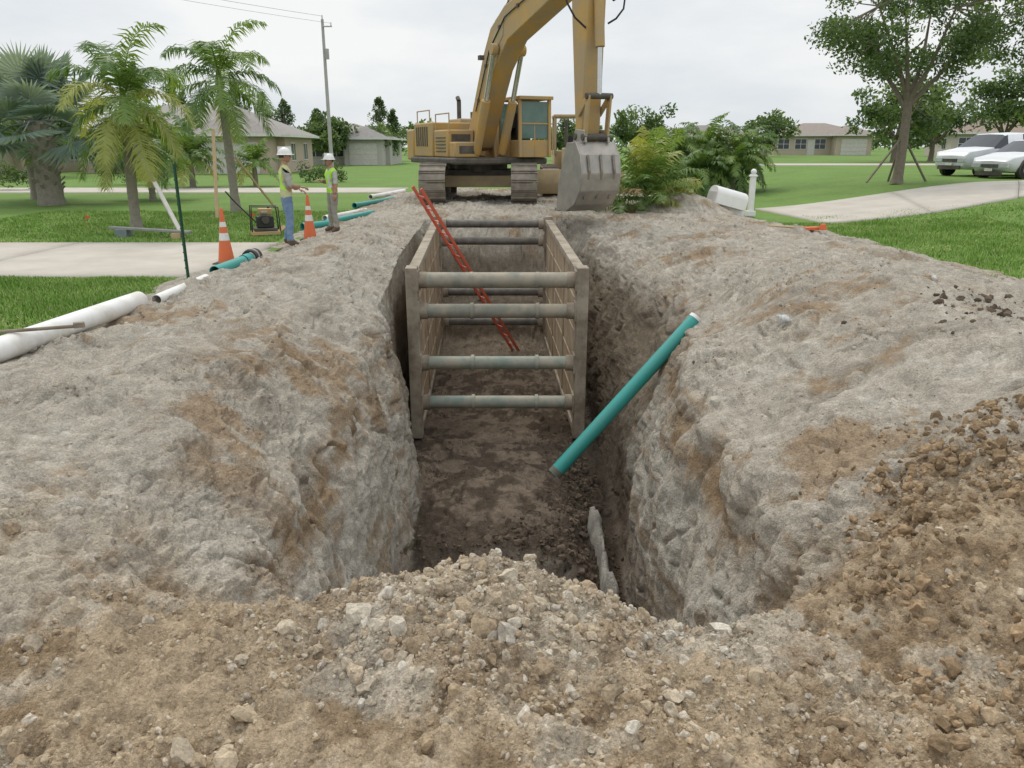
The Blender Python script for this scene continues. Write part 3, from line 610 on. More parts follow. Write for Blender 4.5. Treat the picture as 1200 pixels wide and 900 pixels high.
# ---------------------------------------------------------------- bulldozer behind
root=empty('bulldozer'); tracks(root,2.3,27.5,30.9,.24,.95,.55,.95,'track',34)
m=MB(); m.box((2.3,28.3,1.35),(1.0,1.7,1.0),yel2); m.box((2.3,27.42,1.35),(.85,.06,.8),blk); m.box((2.3,30.1,1.4),(1.5,1.5,.7),yel2)
m.box((2.3,30.0,2.95),(1.6,1.6,.1),yel2)
for x in(1.57,3.03):
    for y in(29.3,30.7): m.beam((x,y,1.6),(x,y,2.95),.09,.09,yel2)
m.box((2.3,30.2,1.95),(.6,.5,.6),hose); m.cyl((1.9,28.3,1.8),(1.9,28.3,2.8),.06,blk,12)
m.build('hood_and_canopy',root,.03)
m=MB()
for s in(-1,1): m.beam((2.3+s*1.3,29.2,.7),(2.3+s*1.3,26.9,.7),.12,.2,yel2)
pr=[(26.95,.35),(26.82,.6),(26.8,.85),(26.9,1.15),(26.98,1.15),(26.9,.85),(26.92,.6),(27.05,.35)]
m.add([(.8,y,z) for y,z in pr]+[(3.8,y,z) for y,z in pr],[tuple(range(8)),tuple(range(15,7,-1))]+[(i,i+8,(i+1)%8+8,(i+1)%8) for i in range(8)],yel2)
m.build('blade',root,.01)
# ---------------------------------------------------------------- people
skin=mat('skin',(.40,.23,.15),.55); 
def person(name,loc,rz,scale,P,cl):
    root=empty(name,loc,rz); root.scale=(scale,)*3
    J=dict(pelvis=(0,0,.95,.135),waist=(.01,0,1.08,.125),chest=(.02,0,1.28,.15),upch=(.0,0,1.40,.12),neck=(.01,0,1.50,.058),headb=(.03,0,1.60,.055))
    for s,n in((1,'L'),(-1,'R')):
        J['sh'+n]=(.0,s*.17,1.41,.075)
        for k,r in(('el',.05),('wr',.033)): J[k+n]=(*P[k+n],r)
        J['up'+n]=tuple((J['sh'+n][i]*.5+P['el'+n][i]*.5) for i in range(3))+(.062,)
        J['fo'+n]=tuple((P['wr'+n][i]*.3+P['el'+n][i]*.7) for i in range(3))+(.052,)
        J['hip'+n]=(0,s*.09,.90,.105)
        J['th'+n]=tuple(((0,s*.1,.88)[i]*.6+P['kn'+n][i]*.4) for i in range(3))+(.095,)
        for k,r in(('kn',.07),('an',.052)): J[k+n]=(*P[k+n],r)
        J['ca'+n]=tuple((P['kn'+n][i]*.65+P['an'+n][i]*.35) for i in range(3))+(.07,)
        a=P['an'+n]; J['he'+n]=(a[0]-.03,a[1],a[2]-.045,.045); J['to'+n]=(a[0]+.17,a[1]+s*.02,a[2]-.055,.04)
    E=[('pelvis','waist'),('waist','chest'),('chest','upch'),('upch','neck'),('neck','headb')]
    for n in'LR': E+=[('upch','sh'+n),('sh'+n,'up'+n),('up'+n,'el'+n),('el'+n,'fo'+n),('fo'+n,'wr'+n),('pelvis','hip'+n),('hip'+n,'th'+n),('th'+n,'kn'+n),('kn'+n,'ca'+n),('ca'+n,'an'+n),('an'+n,'he'+n),('an'+n,'to'+n)]
    names=list(J); me=bpy.data.meshes.new(name+'_sk'); me.from_pydata([J[k][:3] for k in names],[(names.index(a),names.index(b)) for a,b in E],[])
    o=bpy.data.objects.new('tmp',me); link(o); o.modifiers.new('s','SKIN'); sub=o.modifiers.new('u','SUBSURF'); sub.levels=2; sub.render_levels=2
    for i,k in enumerate(names):
        r=J[k][3]; me.skin_vertices[0].data[i].radius=(r,r)
    me.skin_vertices[0].data[0].use_root=True
    bpy.context.view_layer.update(); dg=bpy.context.evaluated_depsgraph_get(); m2=bpy.data.meshes.new_from_object(o.evaluated_get(dg)); bpy.data.objects.remove(o)
    for v in m2.vertices:
        if .85<v.co.z<1.45 and abs(v.co.y)<.2: v.co.y*=1.14; v.co.x*=.92
        n_=math.sin(v.co.z*60+v.co.y*25)*.004+math.sin(v.co.z*31-v.co.x*40)*.003; v.co.x+=n_; v.co.y+=n_*.6
    ms=[cl['vest'],cl['shirt'],skin,cl['pants'],cl['boot'],cl['stripe']]; m2.materials.clear()
    for q in ms: m2.materials.append(q)
    segs=[(Vector(J[a][:3]),Vector(J[b][:3]),a,b) for a,b in E]
    for f in m2.polygons:
        c=f.center; best=None;bd=9
        for a,b,na,nb in segs:
            t=max(0,min(1,(c-a).dot(b-a)/(b-a).length_squared)); dd=(a+(b-a)*t-c).length
            if dd<bd:bd=dd;best=(na,nb,t)
        na,nb,t=best
        if na in('headb','neck') : k=2
        elif na[:2]=='fo' or na[:2]=='el': k=2 if (cl.get('short') or nb[:2]=='wr' and t>.85) else 1
        elif na[:2]=='up' and nb[:2]=='el': k=1
        elif na[:2]=='sh' and abs(c.y)>.21: k=1
        elif na[:2]=='an' or c.z<.13: k=4
        elif c.z<.93: k=3
        elif nb=='neck' and t>.6: k=2
        else:
            k=0
            if 1.06<c.z<1.12 or (abs(abs(c.y)-.09)<.022 and c.z>1.1): k=5
        f.material_index=k; f.use_smooth=True
    ob=bpy.data.objects.new('body',m2); link(ob,root)
    m=MB(); hz=1.655; yaw=P.get('hy',0); m.M=Matrix.Translation((.035,0,hz))@Matrix.Rotation(yaw,4,'Z')
    m.sph((0,0,.0),.1,skin,18,(.98,.78,1.15)); m.sph((.025,0,-.055),.07,skin,14,(1,.8,.9))
    m.sph((.1,0,-.012),.018,skin,8,(1.1,.8,1.3))
    for s in(-1,1):
        m.sph((0,s*.078,-.005),.028,skin,8,(.7,.35,1)); m.sph((.088,s*.03,.015),.011,hose,8); m.beam((.096,s*.018,.035),(.09,s*.045,.033),.01,.008,cl['hair'])
    m.box((.092,0,-.055),(.01,.045,.009),mat('lips',(.3,.1,.08),.5))
    m.sph((-.015,0,.01),.1,cl['hair'],16,(.98,.82,1.05),z0=-.35)
    m.build('head',root,smooth=80)
    m=MB(); m.M=Matrix.Translation((.035,0,hz+.035))@Matrix.Rotation(yaw,4,'Z')
    m.sph((0,0,0),.125,cl['hat'],22,(1.08,.9,1.0),z0=0.0); m.tube([(0,0,-.012),(0,0,.006)],[.15,.135],cl['hat'],22); m.box((.125,0,-.006),(.09,.15,.012),cl['hat']); m.beam((-.12,0,.06),(.12,0,.06),.02,.15,cl['hat'])
    m.build('hard_hat',root,.003)
    for s,n in((1,'L'),(-1,'R')):
        m=MB(); wr=Vector(P['wr'+n]); d=(wr-Vector(P['el'+n])).normalized(); side=d.cross(Vector((0,0,1))); side=side.normalized() if side.length>.2 else Vector((1,0,0)); up=side.cross(d)
        R=Matrix((d,side,up)).transposed()
        m.sph(wr+d*.05,.05,skin,12,(1.15,.85,.38),R)
        for k in range(4):
            b=wr+d*.085+side*(.028-.019*k); l=(.036,.042,.039,.03)[k]
            m.tube([b-d*.02,b,b+d*l-up*.006,b+d*l*1.6-up*.026,b+d*l*1.7-up*.045],[.01,.0095,.0088,.008,.006],skin,8)
        b=wr+d*.03+side*.03; m.tube([b-side*.01,b+side*.018+d*.012,b+side*.032+d*.035-up*.01,b+side*.03+d*.058-up*.02],[.012,.0115,.01,.007],skin,8)
        m.build('hand_'+n,root,smooth=80)
    return root
hat=mat('hard_hat_white',(.78,.78,.76),.35); lime=mat('vest_lime',(.40,.75,.05),.75,0,(.30,.62,.05),8,.3); yelv=mat('vest_faded',(.50,.52,.24),.8,0,(.40,.40,.24),9)
refl=mat('reflective_tape',(.6,.6,.58),.4); jeans=mat('denim',(.10,.17,.28),.9,0,(.18,.26,.38),7,.5,contrast=.2); khaki=mat('khaki',(.30,.29,.25),.9,0,(.22,.21,.18),7)
boot=mat('boot_leather',(.14,.09,.055),.8); shg=mat('shirt_grey',(.36,.36,.33),.9,0,(.29,.29,.27),8); shw=mat('shirt_white',(.42,.42,.40),.9); hair=mat('hair_dark',(.03,.022,.017),.8)
zw=lambda x,y: near_z(x,y)
person('construction_worker',(-4.32,15.1,zw(-4.32,15.1)),math.radians(25),1.02,
  dict(elL=(.06,.27,1.14),wrL=(.27,.18,1.05),elR=(.05,-.27,1.13),wrR=(.26,-.16,1.1),knL=(.05,.12,.50),anL=(-.04,.15,.10),knR=(.02,-.11,.50),anR=(-.02,-.14,.10),hy=-.2),
  dict(vest=yelv,shirt=shg,pants=jeans,boot=boot,stripe=lime,hair=hair,hat=hat,short=True))
person('construction_worker',(-3.95,17.4,zw(-3.95,17.4)),math.radians(215),.93,
  dict(elL=(.02,.27,1.14),wrL=(.05,.28,.90),elR=(.02,-.28,1.15),wrR=(.22,-.16,1.2),knL=(.04,.11,.50),anL=(-.02,.13,.10),knR=(.03,-.12,.50),anR=(.02,-.16,.10),hy=.15),
  dict(vest=lime,shirt=shw,pants=khaki,boot=boot,stripe=refl,hair=hair,hat=hat,short=True))
# ---------------------------------------------------------------- cones, stakes, mailbox, compactor
org=mat('cone_orange',(.66,.13,.03),.5,0,(.5,.14,.06),6,.4); wt_=mat('white_band',(.75,.74,.7),.4)
def cone(x,y):
    z=near_z(x,y) if x>-4.9 else 0
    root=empty('traffic_cone',(x,y,z+.0)); m=MB(); m.box((0,0,.02),(.36,.36,.04),mat('rubber_black',(.03,.03,.03),.7)); m.build('base',root,.01)
    m=MB(); m.tube([(0,0,.04),(0,0,.40)],[.135,.085],org,24); m.tube([(0,0,.40),(0,0,.52)],[.086,.07],wt_,24); m.tube([(0,0,.52),(0,0,.62)],[.069,.056],org,24); m.tube([(0,0,.62),(0,0,.70)],[.057,.046],wt_,24); m.tube([(0,0,.70),(0,0,.9),(0,0,.92)],[.045,.026,.02],org,24); m.build('body',root)
cone(-4.78,12.9); cone(-4.18,16.1)
grn=mat('stake_green',(.02,.09,.045),.6)
m=MB(); m.beam((0,0,-.3),(0,0,1.62),.045,.012,grn); m.beam((0,.02,-.3),(0,.02,1.62),.012,.04,grn)
for k in range(12): m.box((.0,-.012,.2+.11*k),(.03,.015,.02),grn)
m.build('fence_stake',None,0,loc=(-4.62,10.9,.05))
lum=mat('lumber',(.5,.36,.2),.8,0,(.4,.3,.18),6); lumw=mat('lumber_pale',(.62,.6,.55),.8,0,(.5,.48,.43),6)
m=MB(); m.beam((-8.65,18.35,2.05),(-7.15,16.95,-.05),.09,.04,lumw); m.build('palm_brace',None,.004)
m=MB(); m.beam((-8.35,22.6,2.35),(-8.1,21.5,-.05),.09,.045,lum); m.beam((-8.2,23.7,1.6),(-7.3,24.5,-.05),.09,.045,lum); m.build('palm_brace',None,.004)
m=MB(); m.beam((-8.8,17.1,.2),(-6.9,16.7,.14),.16,.05,mat('plank_grey',(.3,.3,.28),.8)); m.box((-8.5,17.05,.09),(.25,.3,.17),mat('block_grey',(.2,.25,.25),.8)); m.box((-7.2,16.75,.06),(.2,.25,.12),lum); m.build('wooden_plank',None,.006)
root=empty('plate_compactor',(-5.5,17.4,.0),.4); m=MB(); m.box((0,0,.06),(.62,.45,.08),yel,taper=.95); m.beam((.3,0,.08),(.42,0,.18),.45,.02,yel); m.box((0,0,.14),(.5,.36,.06),blk); m.build('base_plate',root,.01)
m=MB(); m.box((0,0,.30),(.36,.32,.24),hose); m.box((.02,.03,.52),(.28,.26,.13),yel); m.cyl((.0,-.16,.34),(0,-.20,.34),.085,blk,18); m.cyl((-.1,-.2,.5),(.06,-.2,.5),.05,st2,12); m.cyl((.1,.05,.58),(.1,.05,.63),.03,hose,10); m.build('engine',root,.015)
m=MB()
for s in(-1,1): m.tube([(.3,s*.2,.1),(.28,s*.2,.62),(-.28,s*.2,.64),(-.3,s*.2,.1)],.015,hose,8); m.tube([(-.2,s*.18,.3),(-.6,s*.18,.75),(-.75,s*.18,.95)],.015,hose,8)
m.tube([(-.75,-.18,.95),(-.75,.18,.95)],.018,hose,8); m.build('frame_and_handle',root)
vin=mat('vinyl_white',(.78,.78,.77),.4,0,(.68,.67,.64),4,.3)
root=empty('mailbox_post',(6.65,21.9,.05)); m=MB(); m.box((0,0,.5),(.14,.14,1.1),vin); m.box((0,0,1.07),(.2,.2,.04),vin); m.box((0,0,.06),(.24,.24,.14),vin); m.box((0,0,1.1),(.15,.15,.03),vin); m.sph((0,0,1.18),.08,vin,16,(1,1,1)); m.build('post',root,.008)
root=empty('fallen_mailbox',(5.85,21.4,.52),.35); root.scale=(1.2,)*3; m=MB()
pr=[(-.19,-.16),(.19,-.16),(.19,.06)]+[(.19*math.cos(a),.06+.17*math.sin(a)) for a in np.linspace(.2,math.pi-.2,8)]+[(-.19,.06)]
R=Matrix.Rotation(math.radians(14),4,'Y')@Matrix.Rotation(math.radians(90),4,'Z'); m.M=R
m.prism(pr,-.42,.42,vin); m.build('box',root,.006); m=MB(); m.M=R; m.box((0,.425,-.03),(.3,.012,.24),mat('vinyl_grey',(.6,.6,.58),.5)); m.box((.205,.0,.1),(.012,.05,.22),mat('flag_red',(.5,.05,.04),.5)); m.box((0,0,-.22),(.14,1.0,.12),vin); m.build('door_and_arm',root,.004)  # door panel in a greyer vinyl than the box
m=MB(); Rr=Matrix.Rotation(.3,3,'Z'); m.box((6.1,15.9,.3),(.34,.16,.06),org,Rr); m.box((6.3,15.8,.34),(.12,.12,.12),org,Rr,.7); m.cyl((5.3,16.2,.33),(6.0,15.9,.3),.02,lum,8); m.build('orange_hand_tool',None,.02)
for x,y in((-10.3,18.9),(-12.5,18),(-6.5,19.5)):
    m=MB(); m.cyl((0,0,0),(0,0,.3),.006,org,6); m.box((.05,0,.27),(.1,.004,.07),org); m.build('marker_flag',loc=(x,y,0))
# ---------------------------------------------------------------- vegetation
bark=mat('bark',(.22,.185,.145),.9,0,(.14,.115,.09),7,.5,.02,25); pbark=mat('palm_bark',(.33,.30,.26),.9,0,(.22,.19,.155),9,.5,.015,30)
LG=[leafmat('leaf_dark',(.055,.10,.03),(.04,.075,.022)),leafmat('leaf_mid',(.095,.155,.05),(.07,.12,.036)),leafmat('leaf_light',(.15,.22,.08),(.12,.175,.06))]
PG=[leafmat('frond_green',(.10,.175,.045),(.075,.14,.035)),leafmat('frond_light',(.17,.26,.065),(.13,.2,.05)),leafmat('frond_yellow',(.31,.34,.09),(.24,.26,.08)),leafmat('frond_brown',(.26,.19,.10),(.2,.14,.07))]
SG=[leafmat('silver_frond',(.29,.36,.35),(.23,.29,.28)),leafmat('silver_frond_b',(.19,.26,.24),(.15,.2,.18))]
def frond(V,F,Mi,base,az,el,length,droop,leaf,mi,nst=30,wd=.045,vee=.35):
    n=14; d=np.array([math.cos(az)*math.cos(el),math.sin(az)*math.cos(el),math.sin(el)]); p=np.array(base,float); pts=[p.copy()]; dirs=[d.copy()]
    for i in range(n):
        p=p+d*length/n; pts.append(p.copy()); d=d+np.array([0,0,-droop/n*(.5+1.2*i/n)]); d/=np.linalg.norm(d); dirs.append(d.copy())
    pts=np.array(pts);dirs=np.array(dirs); side=np.array([-math.sin(az),math.cos(az),0])
    def quad(a,b,c,e,m): 
        k=len(V); V.extend([a,b,c,e]); F.append((k,k+1,k+2,k+3)); Mi.append(m)
    for i in range(n):
        w_=.022*(1-i/n)+.006; quad(pts[i]-side*w_,pts[i]+side*w_,pts[i+1]+side*w_*.9,pts[i+1]-side*w_*.9,mi)
    for k in range(nst):
        t=.12+.88*(k+.5)/nst; f=t*n; i=min(int(f),n-1); q=pts[i]+(pts[i+1]-pts[i])*(f-i); dd=dirs[i]; up=np.cross(side,dd); up=up if up[2]>0 else -up
        L_=leaf*(math.sin(min(1,t*1.02)*math.pi)**.5*.85+.18)*random.uniform(.8,1.12)
        for s in(-1,1):
            ld=side*s*.95+dd*random.uniform(.25,.8)+up*vee*random.uniform(-.2,1.2)-np.array([0,0,random.uniform(.05,.4)]); ld/=np.linalg.norm(ld)
            mid=q+ld*L_*.5; l2=ld-np.array([0,0,random.uniform(.4,1.1)]); l2/=np.linalg.norm(l2); tip=mid+l2*L_*.6; ww=dd*wd*.5
            quad(q-ww*.6,q+ww*.6,mid+ww,mid-ww,mi); quad(mid-ww,mid+ww,tip+ww*.12,tip-ww*.12,mi)
def palm(name,x,y,z0,zt,tr,nf,fl,leaf,elr=(-.2,1.35),droop=1.5,cols=(0,0,1),lean=(0,0),trunk=True,seed=0,shaft=True,wd=.05,nst=30):
    random.seed(seed); root=empty(name,(x,y,z0)); h=zt-z0
    top=Vector((lean[0],lean[1],h)); m=MB()
    if trunk:
        pts=[];rs=[]
        for i in range(25):
            t=i/24; pts.append((lean[0]*t*t,lean[1]*t*t,h*t-.1*(1-t))); rs.append(tr*(1.5-.6*min(1,t*5) if t<.2 else .9+.12*math.sin(t*4))*(1+.05*(i%2)))
        m.tube(pts,rs,pbark,14)
        if shaft: m.tube([top,top+Vector((0,0,.25)),top+Vector((0,0,.6))],[tr*1.1,tr*.9,tr*.35],PG[1],12)
        m.build('trunk',root,smooth=60)
    V=[];F=[];Mi=[]
    for k in range(nf):
        az=k*2.39996+random.uniform(-.25,.25); t=(k+.5)/nf; el=elr[1]+(elr[0]-elr[1])*t+random.uniform(-.12,.12)
        ci=random.choice(cols) if t<.85 else random.choice(cols+(2,))
        frond(V,F,Mi,(top.x,top.y,top.z+(.45*(1-t) if shaft else .1)),az,el,fl*random.uniform(.85,1.08),droop*random.uniform(.8,1.2),leaf,ci,nst,wd)
    fast_mesh('fronds',np.array(V),np.array(F),PG,mi=Mi,parent=root)
palm('queen_palm',-8.85,18.4,0,2.55,.11,22,1.95,.52,(-.75,1.4),2.5,(0,1,1,0,2),(.1,0),seed=3,nst=52,wd=.04)
palm('queen_palm',-8.4,23.9,0,3.5,.12,20,2.1,.56,(-.45,1.25),2.1,(0,1,1),(-.1,0),seed=5,nst=50,wd=.045)
palm('small_palm',-15.3,38,0,1.3,.14,26,2.0,.5,(-.3,1.4),1.6,(0,0,1),seed=8,shaft=False,nst=26,wd=.08)
palm('small_palm',-12.6,39,0,1.0,.12,18,1.6,.4,(-.3,1.4),1.5,(1,0),seed=9,shaft=False,nst=20,wd=.08)
palm('small_palm',-13.2,29.0,0,1.6,.11,24,2.0,.5,(-.3,1.4),1.6,(0,1,2),seed=18,shaft=False,nst=30,wd=.07)
palm('small_palm',-17.8,29.5,0,2.6,.14,22,2.2,.55,(-.4,1.3),1.8,(0,1),seed=19,shaft=False,nst=34,wd=.07)
for i,(x,y,h) in enumerate(((6.6,32.5,1.7),(8.0,33.2,1.9),(9.4,32.8,1.6),(7.4,31.6,1.0),(8.8,31.8,1.1))):
    palm('date_palm',x,y,float(rise(x,y)),float(rise(x,y))+h-.15,.13,34,1.75,.33,(-.6,1.3),1.9,(0,0,1,1),seed=20+i,shaft=False,nst=30,wd=.06)
palm('areca_palm',3.6,21.4,.3,.45,.1,30,1.65,.42,(.15,1.45),1.1,(1,1,0,2,2),seed=40,trunk=False,nst=28,wd=.05)
palm('areca_palm',4.4,22.3,.4,.5,.1,16,1.2,.38,(-.1,1.2),1.2,(0,1,2),seed=41,trunk=False,nst=24,wd=.05)
palm('areca_palm',2.9,20.6,.25,.35,.1,11,.9,.3,(-.2,.7),1.0,(1,0,3),seed=42,trunk=False,nst=20,wd=.05)
def fan_palm(name,x,y,zt,R,nf,fr,seed):
    random.seed(seed); root=empty(name,(x,y,0)); m=MB(); pts=[(0,0,zt*t) for t in np.linspace(-.05,1,14)]
    m.tube(pts,[.42-.16*i/13+.03*(i%2) for i in range(14)],pbark,16)
    for k in range(60):
        a=k*2.4; z=zt*(.15+.85*k/60); r=.3; m.beam((r*math.cos(a),r*math.sin(a),z),( (r+.22)*math.cos(a),(r+.22)*math.sin(a),z+.22),.1,.04,pbark)
    V=[];F=[];Mi=[]
    for k in range(nf):
        az=k*2.39996; t=(k+.5)/nf; el=1.4-1.85*t+random.uniform(-.1,.1); d=Vector((math.cos(az)*math.cos(el),math.sin(az)*math.cos(el),math.sin(el)))
        pl=R*random.uniform(.75,1.05); b=Vector((0,0,zt)); e=b+d*pl+Vector((0,0,-.18*pl)); m.tube([b,b+d*pl*.5+Vector((0,0,.03)),e],[.04,.03,.022],SG[1],6)
        side=Vector((-math.sin(az),math.cos(az),0)); nrm=side.cross(d).normalized(); ns=34; mi=random.randint(0,1)
        tilt=random.uniform(-.5,.5); side=(side*math.cos(tilt)+nrm*math.sin(tilt)).normalized(); nrm=side.cross(d).normalized()
        for i in range(ns):
            a0=-2.0+4.0*i/ns; a1=-2.0+4.0*(i+1)/ns; am=(a0+a1)/2
            ray=lambda a,r,l=0:e+(d*math.cos(a)+side*math.sin(a))*r+nrm*l
            r1=fr*.5; r2=fr*random.uniform(.9,1.08); zig=.05*(1 if i%2 else -1)
            q=len(V); V.extend([tuple(e),tuple(ray(a0,r1,-zig)),tuple(ray(am,r2)-Vector((0,0,.12*fr))),tuple(ray(a1,r1,zig))]); F.append((q,q+1,q+2,q+3)); Mi.append(mi)
    m.build('trunk_and_petioles',root,smooth=60); fast_mesh('fan_leaves',np.array(V),np.array(F),SG,mi=Mi,parent=root)
fan_palm('bismarck_palm',-15.6,26.7,2.7,1.7,30,1.25,11)
def leaves(centers,rad,per,size,flat=.75):
    n=len(centers)*per; c=np.repeat(np.asarray(centers),per,0); rr=np.repeat(np.asarray(rad),per); d=rng.normal(size=(n,3)); d/=np.linalg.norm(d,axis=1)[:,None]
    p=c+d*(rng.uniform(0,1,n)**.45*rr)[:,None]*np.array([1,1,flat])
    a=rng.normal(size=(n,3)); a/=np.linalg.norm(a,axis=1)[:,None]; b=np.cross(a,rng.normal(size=(n,3))); b/=np.linalg.norm(b,axis=1)[:,None]
    s=size*rng.uniform(.6,1.3,n)[:,None]; V=np.stack([p-a*s,p+b*s*.45,p+a*s,p-b*s*.45],1).reshape(-1,3); return V,np.arange(4*n).reshape(-1,4),np.repeat(np.arange(len(centers)),per),p
def tree(name,x,y,z,h,cz,cr,nlimb,nclump,per,leaf,tr,seed,fork=.45,crad=(.35,.7),mats=LG):
    random.seed(seed); R=np.random.default_rng(seed); root=empty(name,(x,y,z)); m=MB(); fz=h*fork
    m.tube([(0,0,-.1),(.02,0,.15),(.05,.02,fz*.5),(0,0,fz)],[tr*1.5,tr*1.1,tr*.95,tr*.85],bark,12)
    C=[]
    for k in range(nclump):
        d=R.normal(size=3); d/=np.linalg.norm(d); q=d*R.uniform(.35,1)**.6*np.array(cr)*(1+.22*math.sin(3*math.atan2(d[1],d[0])+seed))+np.array([0,0,cz]); 
        if q[2]<fz*.9: q[2]=fz*.9+.2
        C.append(q)
    C=np.array(C); limbs=[]
    for k in range(nlimb):
        az=2*math.pi*k/nlimb+random.uniform(-.4,.4); e=Vector((math.cos(az)*cr[0]*.55,math.sin(az)*cr[1]*.55,cz+random.uniform(-.1,.45)*cr[2])); s=Vector((0,0,fz*random.uniform(.85,1))); mid=s.lerp(e,.5)+Vector((random.uniform(-.15,.15),random.uniform(-.15,.15),-.12*cr[2]))
        m.tube([s,mid,e],[tr*.6,tr*.4,tr*.18],bark,8); limbs+=[mid,e,mid.lerp(e,.5)]
    for q in C:
        v=Vector(q); l=min(limbs,key=lambda a:(a-v).length); m.tube([l,l.lerp(v,.5)+Vector((0,0,-.05)),v],[tr*.16,tr*.1,tr*.04],bark,5,False)
    m.build('trunk_and_branches',root,smooth=60)
    V,F,ci,p=leaves(C,R.uniform(*crad,len(C)),per,leaf); cm_=R.choice([0,1,2],len(C),p=[.3,.45,.25])[ci]; fl=R.uniform(0,1,len(ci))<.3; cm_=np.where(fl,R.integers(0,3,len(ci)),cm_)
    fast_mesh('foliage',V,F,mats,mi=cm_,parent=root); return root
tree('shade_tree',14.2,29.3,.68,6.8,5.1,(3.3,3.0,1.9),6,100,190,.08,.17,4,.42,(.4,.8))
for a in ((1.25,.3),(-1.2,-.2),(.2,1.1)):
    m=MB(); m.beam((14.2+a[0],29.3+a[1],.62),(14.2+a[0]*.1,29.3+a[1]*.1,2.1),.07,.05,bark); m.build('tree_brace')
tree('broadleaf_tree',29.5,62,.7,6,3.6,(4.0,3,2.2),5,40,110,.2,.2,12,.3,(.8,1.3))
tree('broadleaf_tree',41.5,68,.7,7,4.8,(3.0,3,2.1),5,34,110,.22,.2,13,.3,(.8,1.3))
tree('broadleaf_tree',34.5,66,.7,5,3.0,(3.4,3,1.9),5,30,100,.2,.2,15,.3,(.8,1.3))
tree('broadleaf_tree',41.8,60,.7,6.5,4.2,(3,3,2.4),5,36,110,.2,.2,14,.25,(.8,1.3))
tree('broadleaf_tree',30,95,.7,5,3.0,(2.6,3,1.9),5,24,90,.25,.2,16,.3,(.8,1.3))
tree('broadleaf_tree',-19,82,0,5.5,3.4,(2.6,3,1.8),5,30,100,.25,.2,17,.3,(.8,1.3))
tree('broadleaf_tree',-31,52,0,6.5,4.4,(3.5,3,2.2),5,30,100,.22,.2,27,.3,(.8,1.3))
tree('broadleaf_tree',-14.5,88,0,5,2.4,(2,3,1.6),5,24,90,.25,.2,19,.3,(.8,1.2))
tree('broadleaf_tree',19,120,.7,7,4,(5,3,2.6),5,34,90,.3,.2,21,.2,(1,1.6))
tree('broadleaf_tree',8.5,110,.3,5,3,(4,3,2.),5,34,90,.3,.2,22,.2,(1,1.6))
def pine(name,x,y,h,seed):
    R=np.random.default_rng(seed); root=empty(name,(x,y,0)); m=MB(); m.tube([(0,0,0),(.1,0,h*.5),(0,0,h)],[.2,.12,.03],bark,8); C=[];rr=[]
    for k in range(80):
        t=R.uniform(.1,1)**.85; a=R.uniform(0,6.28); r=(1-t)**.7*h*.27*R.uniform(.3,1.3)+.1; q=(math.cos(a)*r,math.sin(a)*r,h*t+r*.35); C.append(q); rr.append(.25+.45*(1-t)); m.tube([(0,0,max(.2,h*t-.4)),q],[.05,.02],bark,4,False)
    m.build('trunk_and_branches',root); V,F,ci,p=leaves(C,rr,30,.16,1.6); fast_mesh('foliage',V,F,[LG[0],LG[1]],mi=R.integers(0,2,len(F)),parent=root)
for i,(x,y,h) in enumerate(((-32.5,96,8.8),(-30,98,7.8),(-28,100,7.2),(-34.5,96,7),(-17,104,7.6),(-15.5,106,6.2),(-24,100,6),(-36,78,9.5),(-33,80,8.0),(-50,70,11.5),(-46,72,10),(-55,70,12))): pine('australian_pine',x,y,h,50+i)
C=[];rr=[]
for x in np.arange(-220,260,2.6):
    yy=190+20*math.sin(x*.03); h=3.+2.2*abs(math.sin(x*.071)+.5*math.sin(x*.19+1))
    for k in range(4): C.append((x+rng.uniform(-1.5,1.5),yy+rng.uniform(-3,3),rng.uniform(.4,1)*h+.5)); rr.append(rng.uniform(1.4,2.4))
V,F,ci,p=leaves(C,rr,50,.55,.8); fast_mesh('distant_trees',V,F,LG,mi=rng.integers(0,3,len(C))[ci])
def hedge(name,x0,x1,y,z,h,dp,seed,n=None):
    C=[];rr=[]
    for x in np.arange(x0,x1,.4):
        for k in range(4): C.append((x,y+rng.uniform(-dp,dp),z+rng.uniform(.2,1)*h*(1+.1*math.sin(x*3)))); rr.append(.35)
    V,F,ci,p=leaves(C,rr,55,.075,.9); fast_mesh(name,V,F,LG,mi=rng.choice(3,len(C),p=[.5,.4,.1])[ci])
hedge('hedge',-26,-21.2,35.5,0,1.0,.4,1); hedge('hedge',-21,-17.5,41,0,1.2,.5,2); hedge('hedge',-11.5,-9.3,44,0,1.0,.6,3); hedge('hedge',-30,-20,57.8,0,1.0,.5,4)
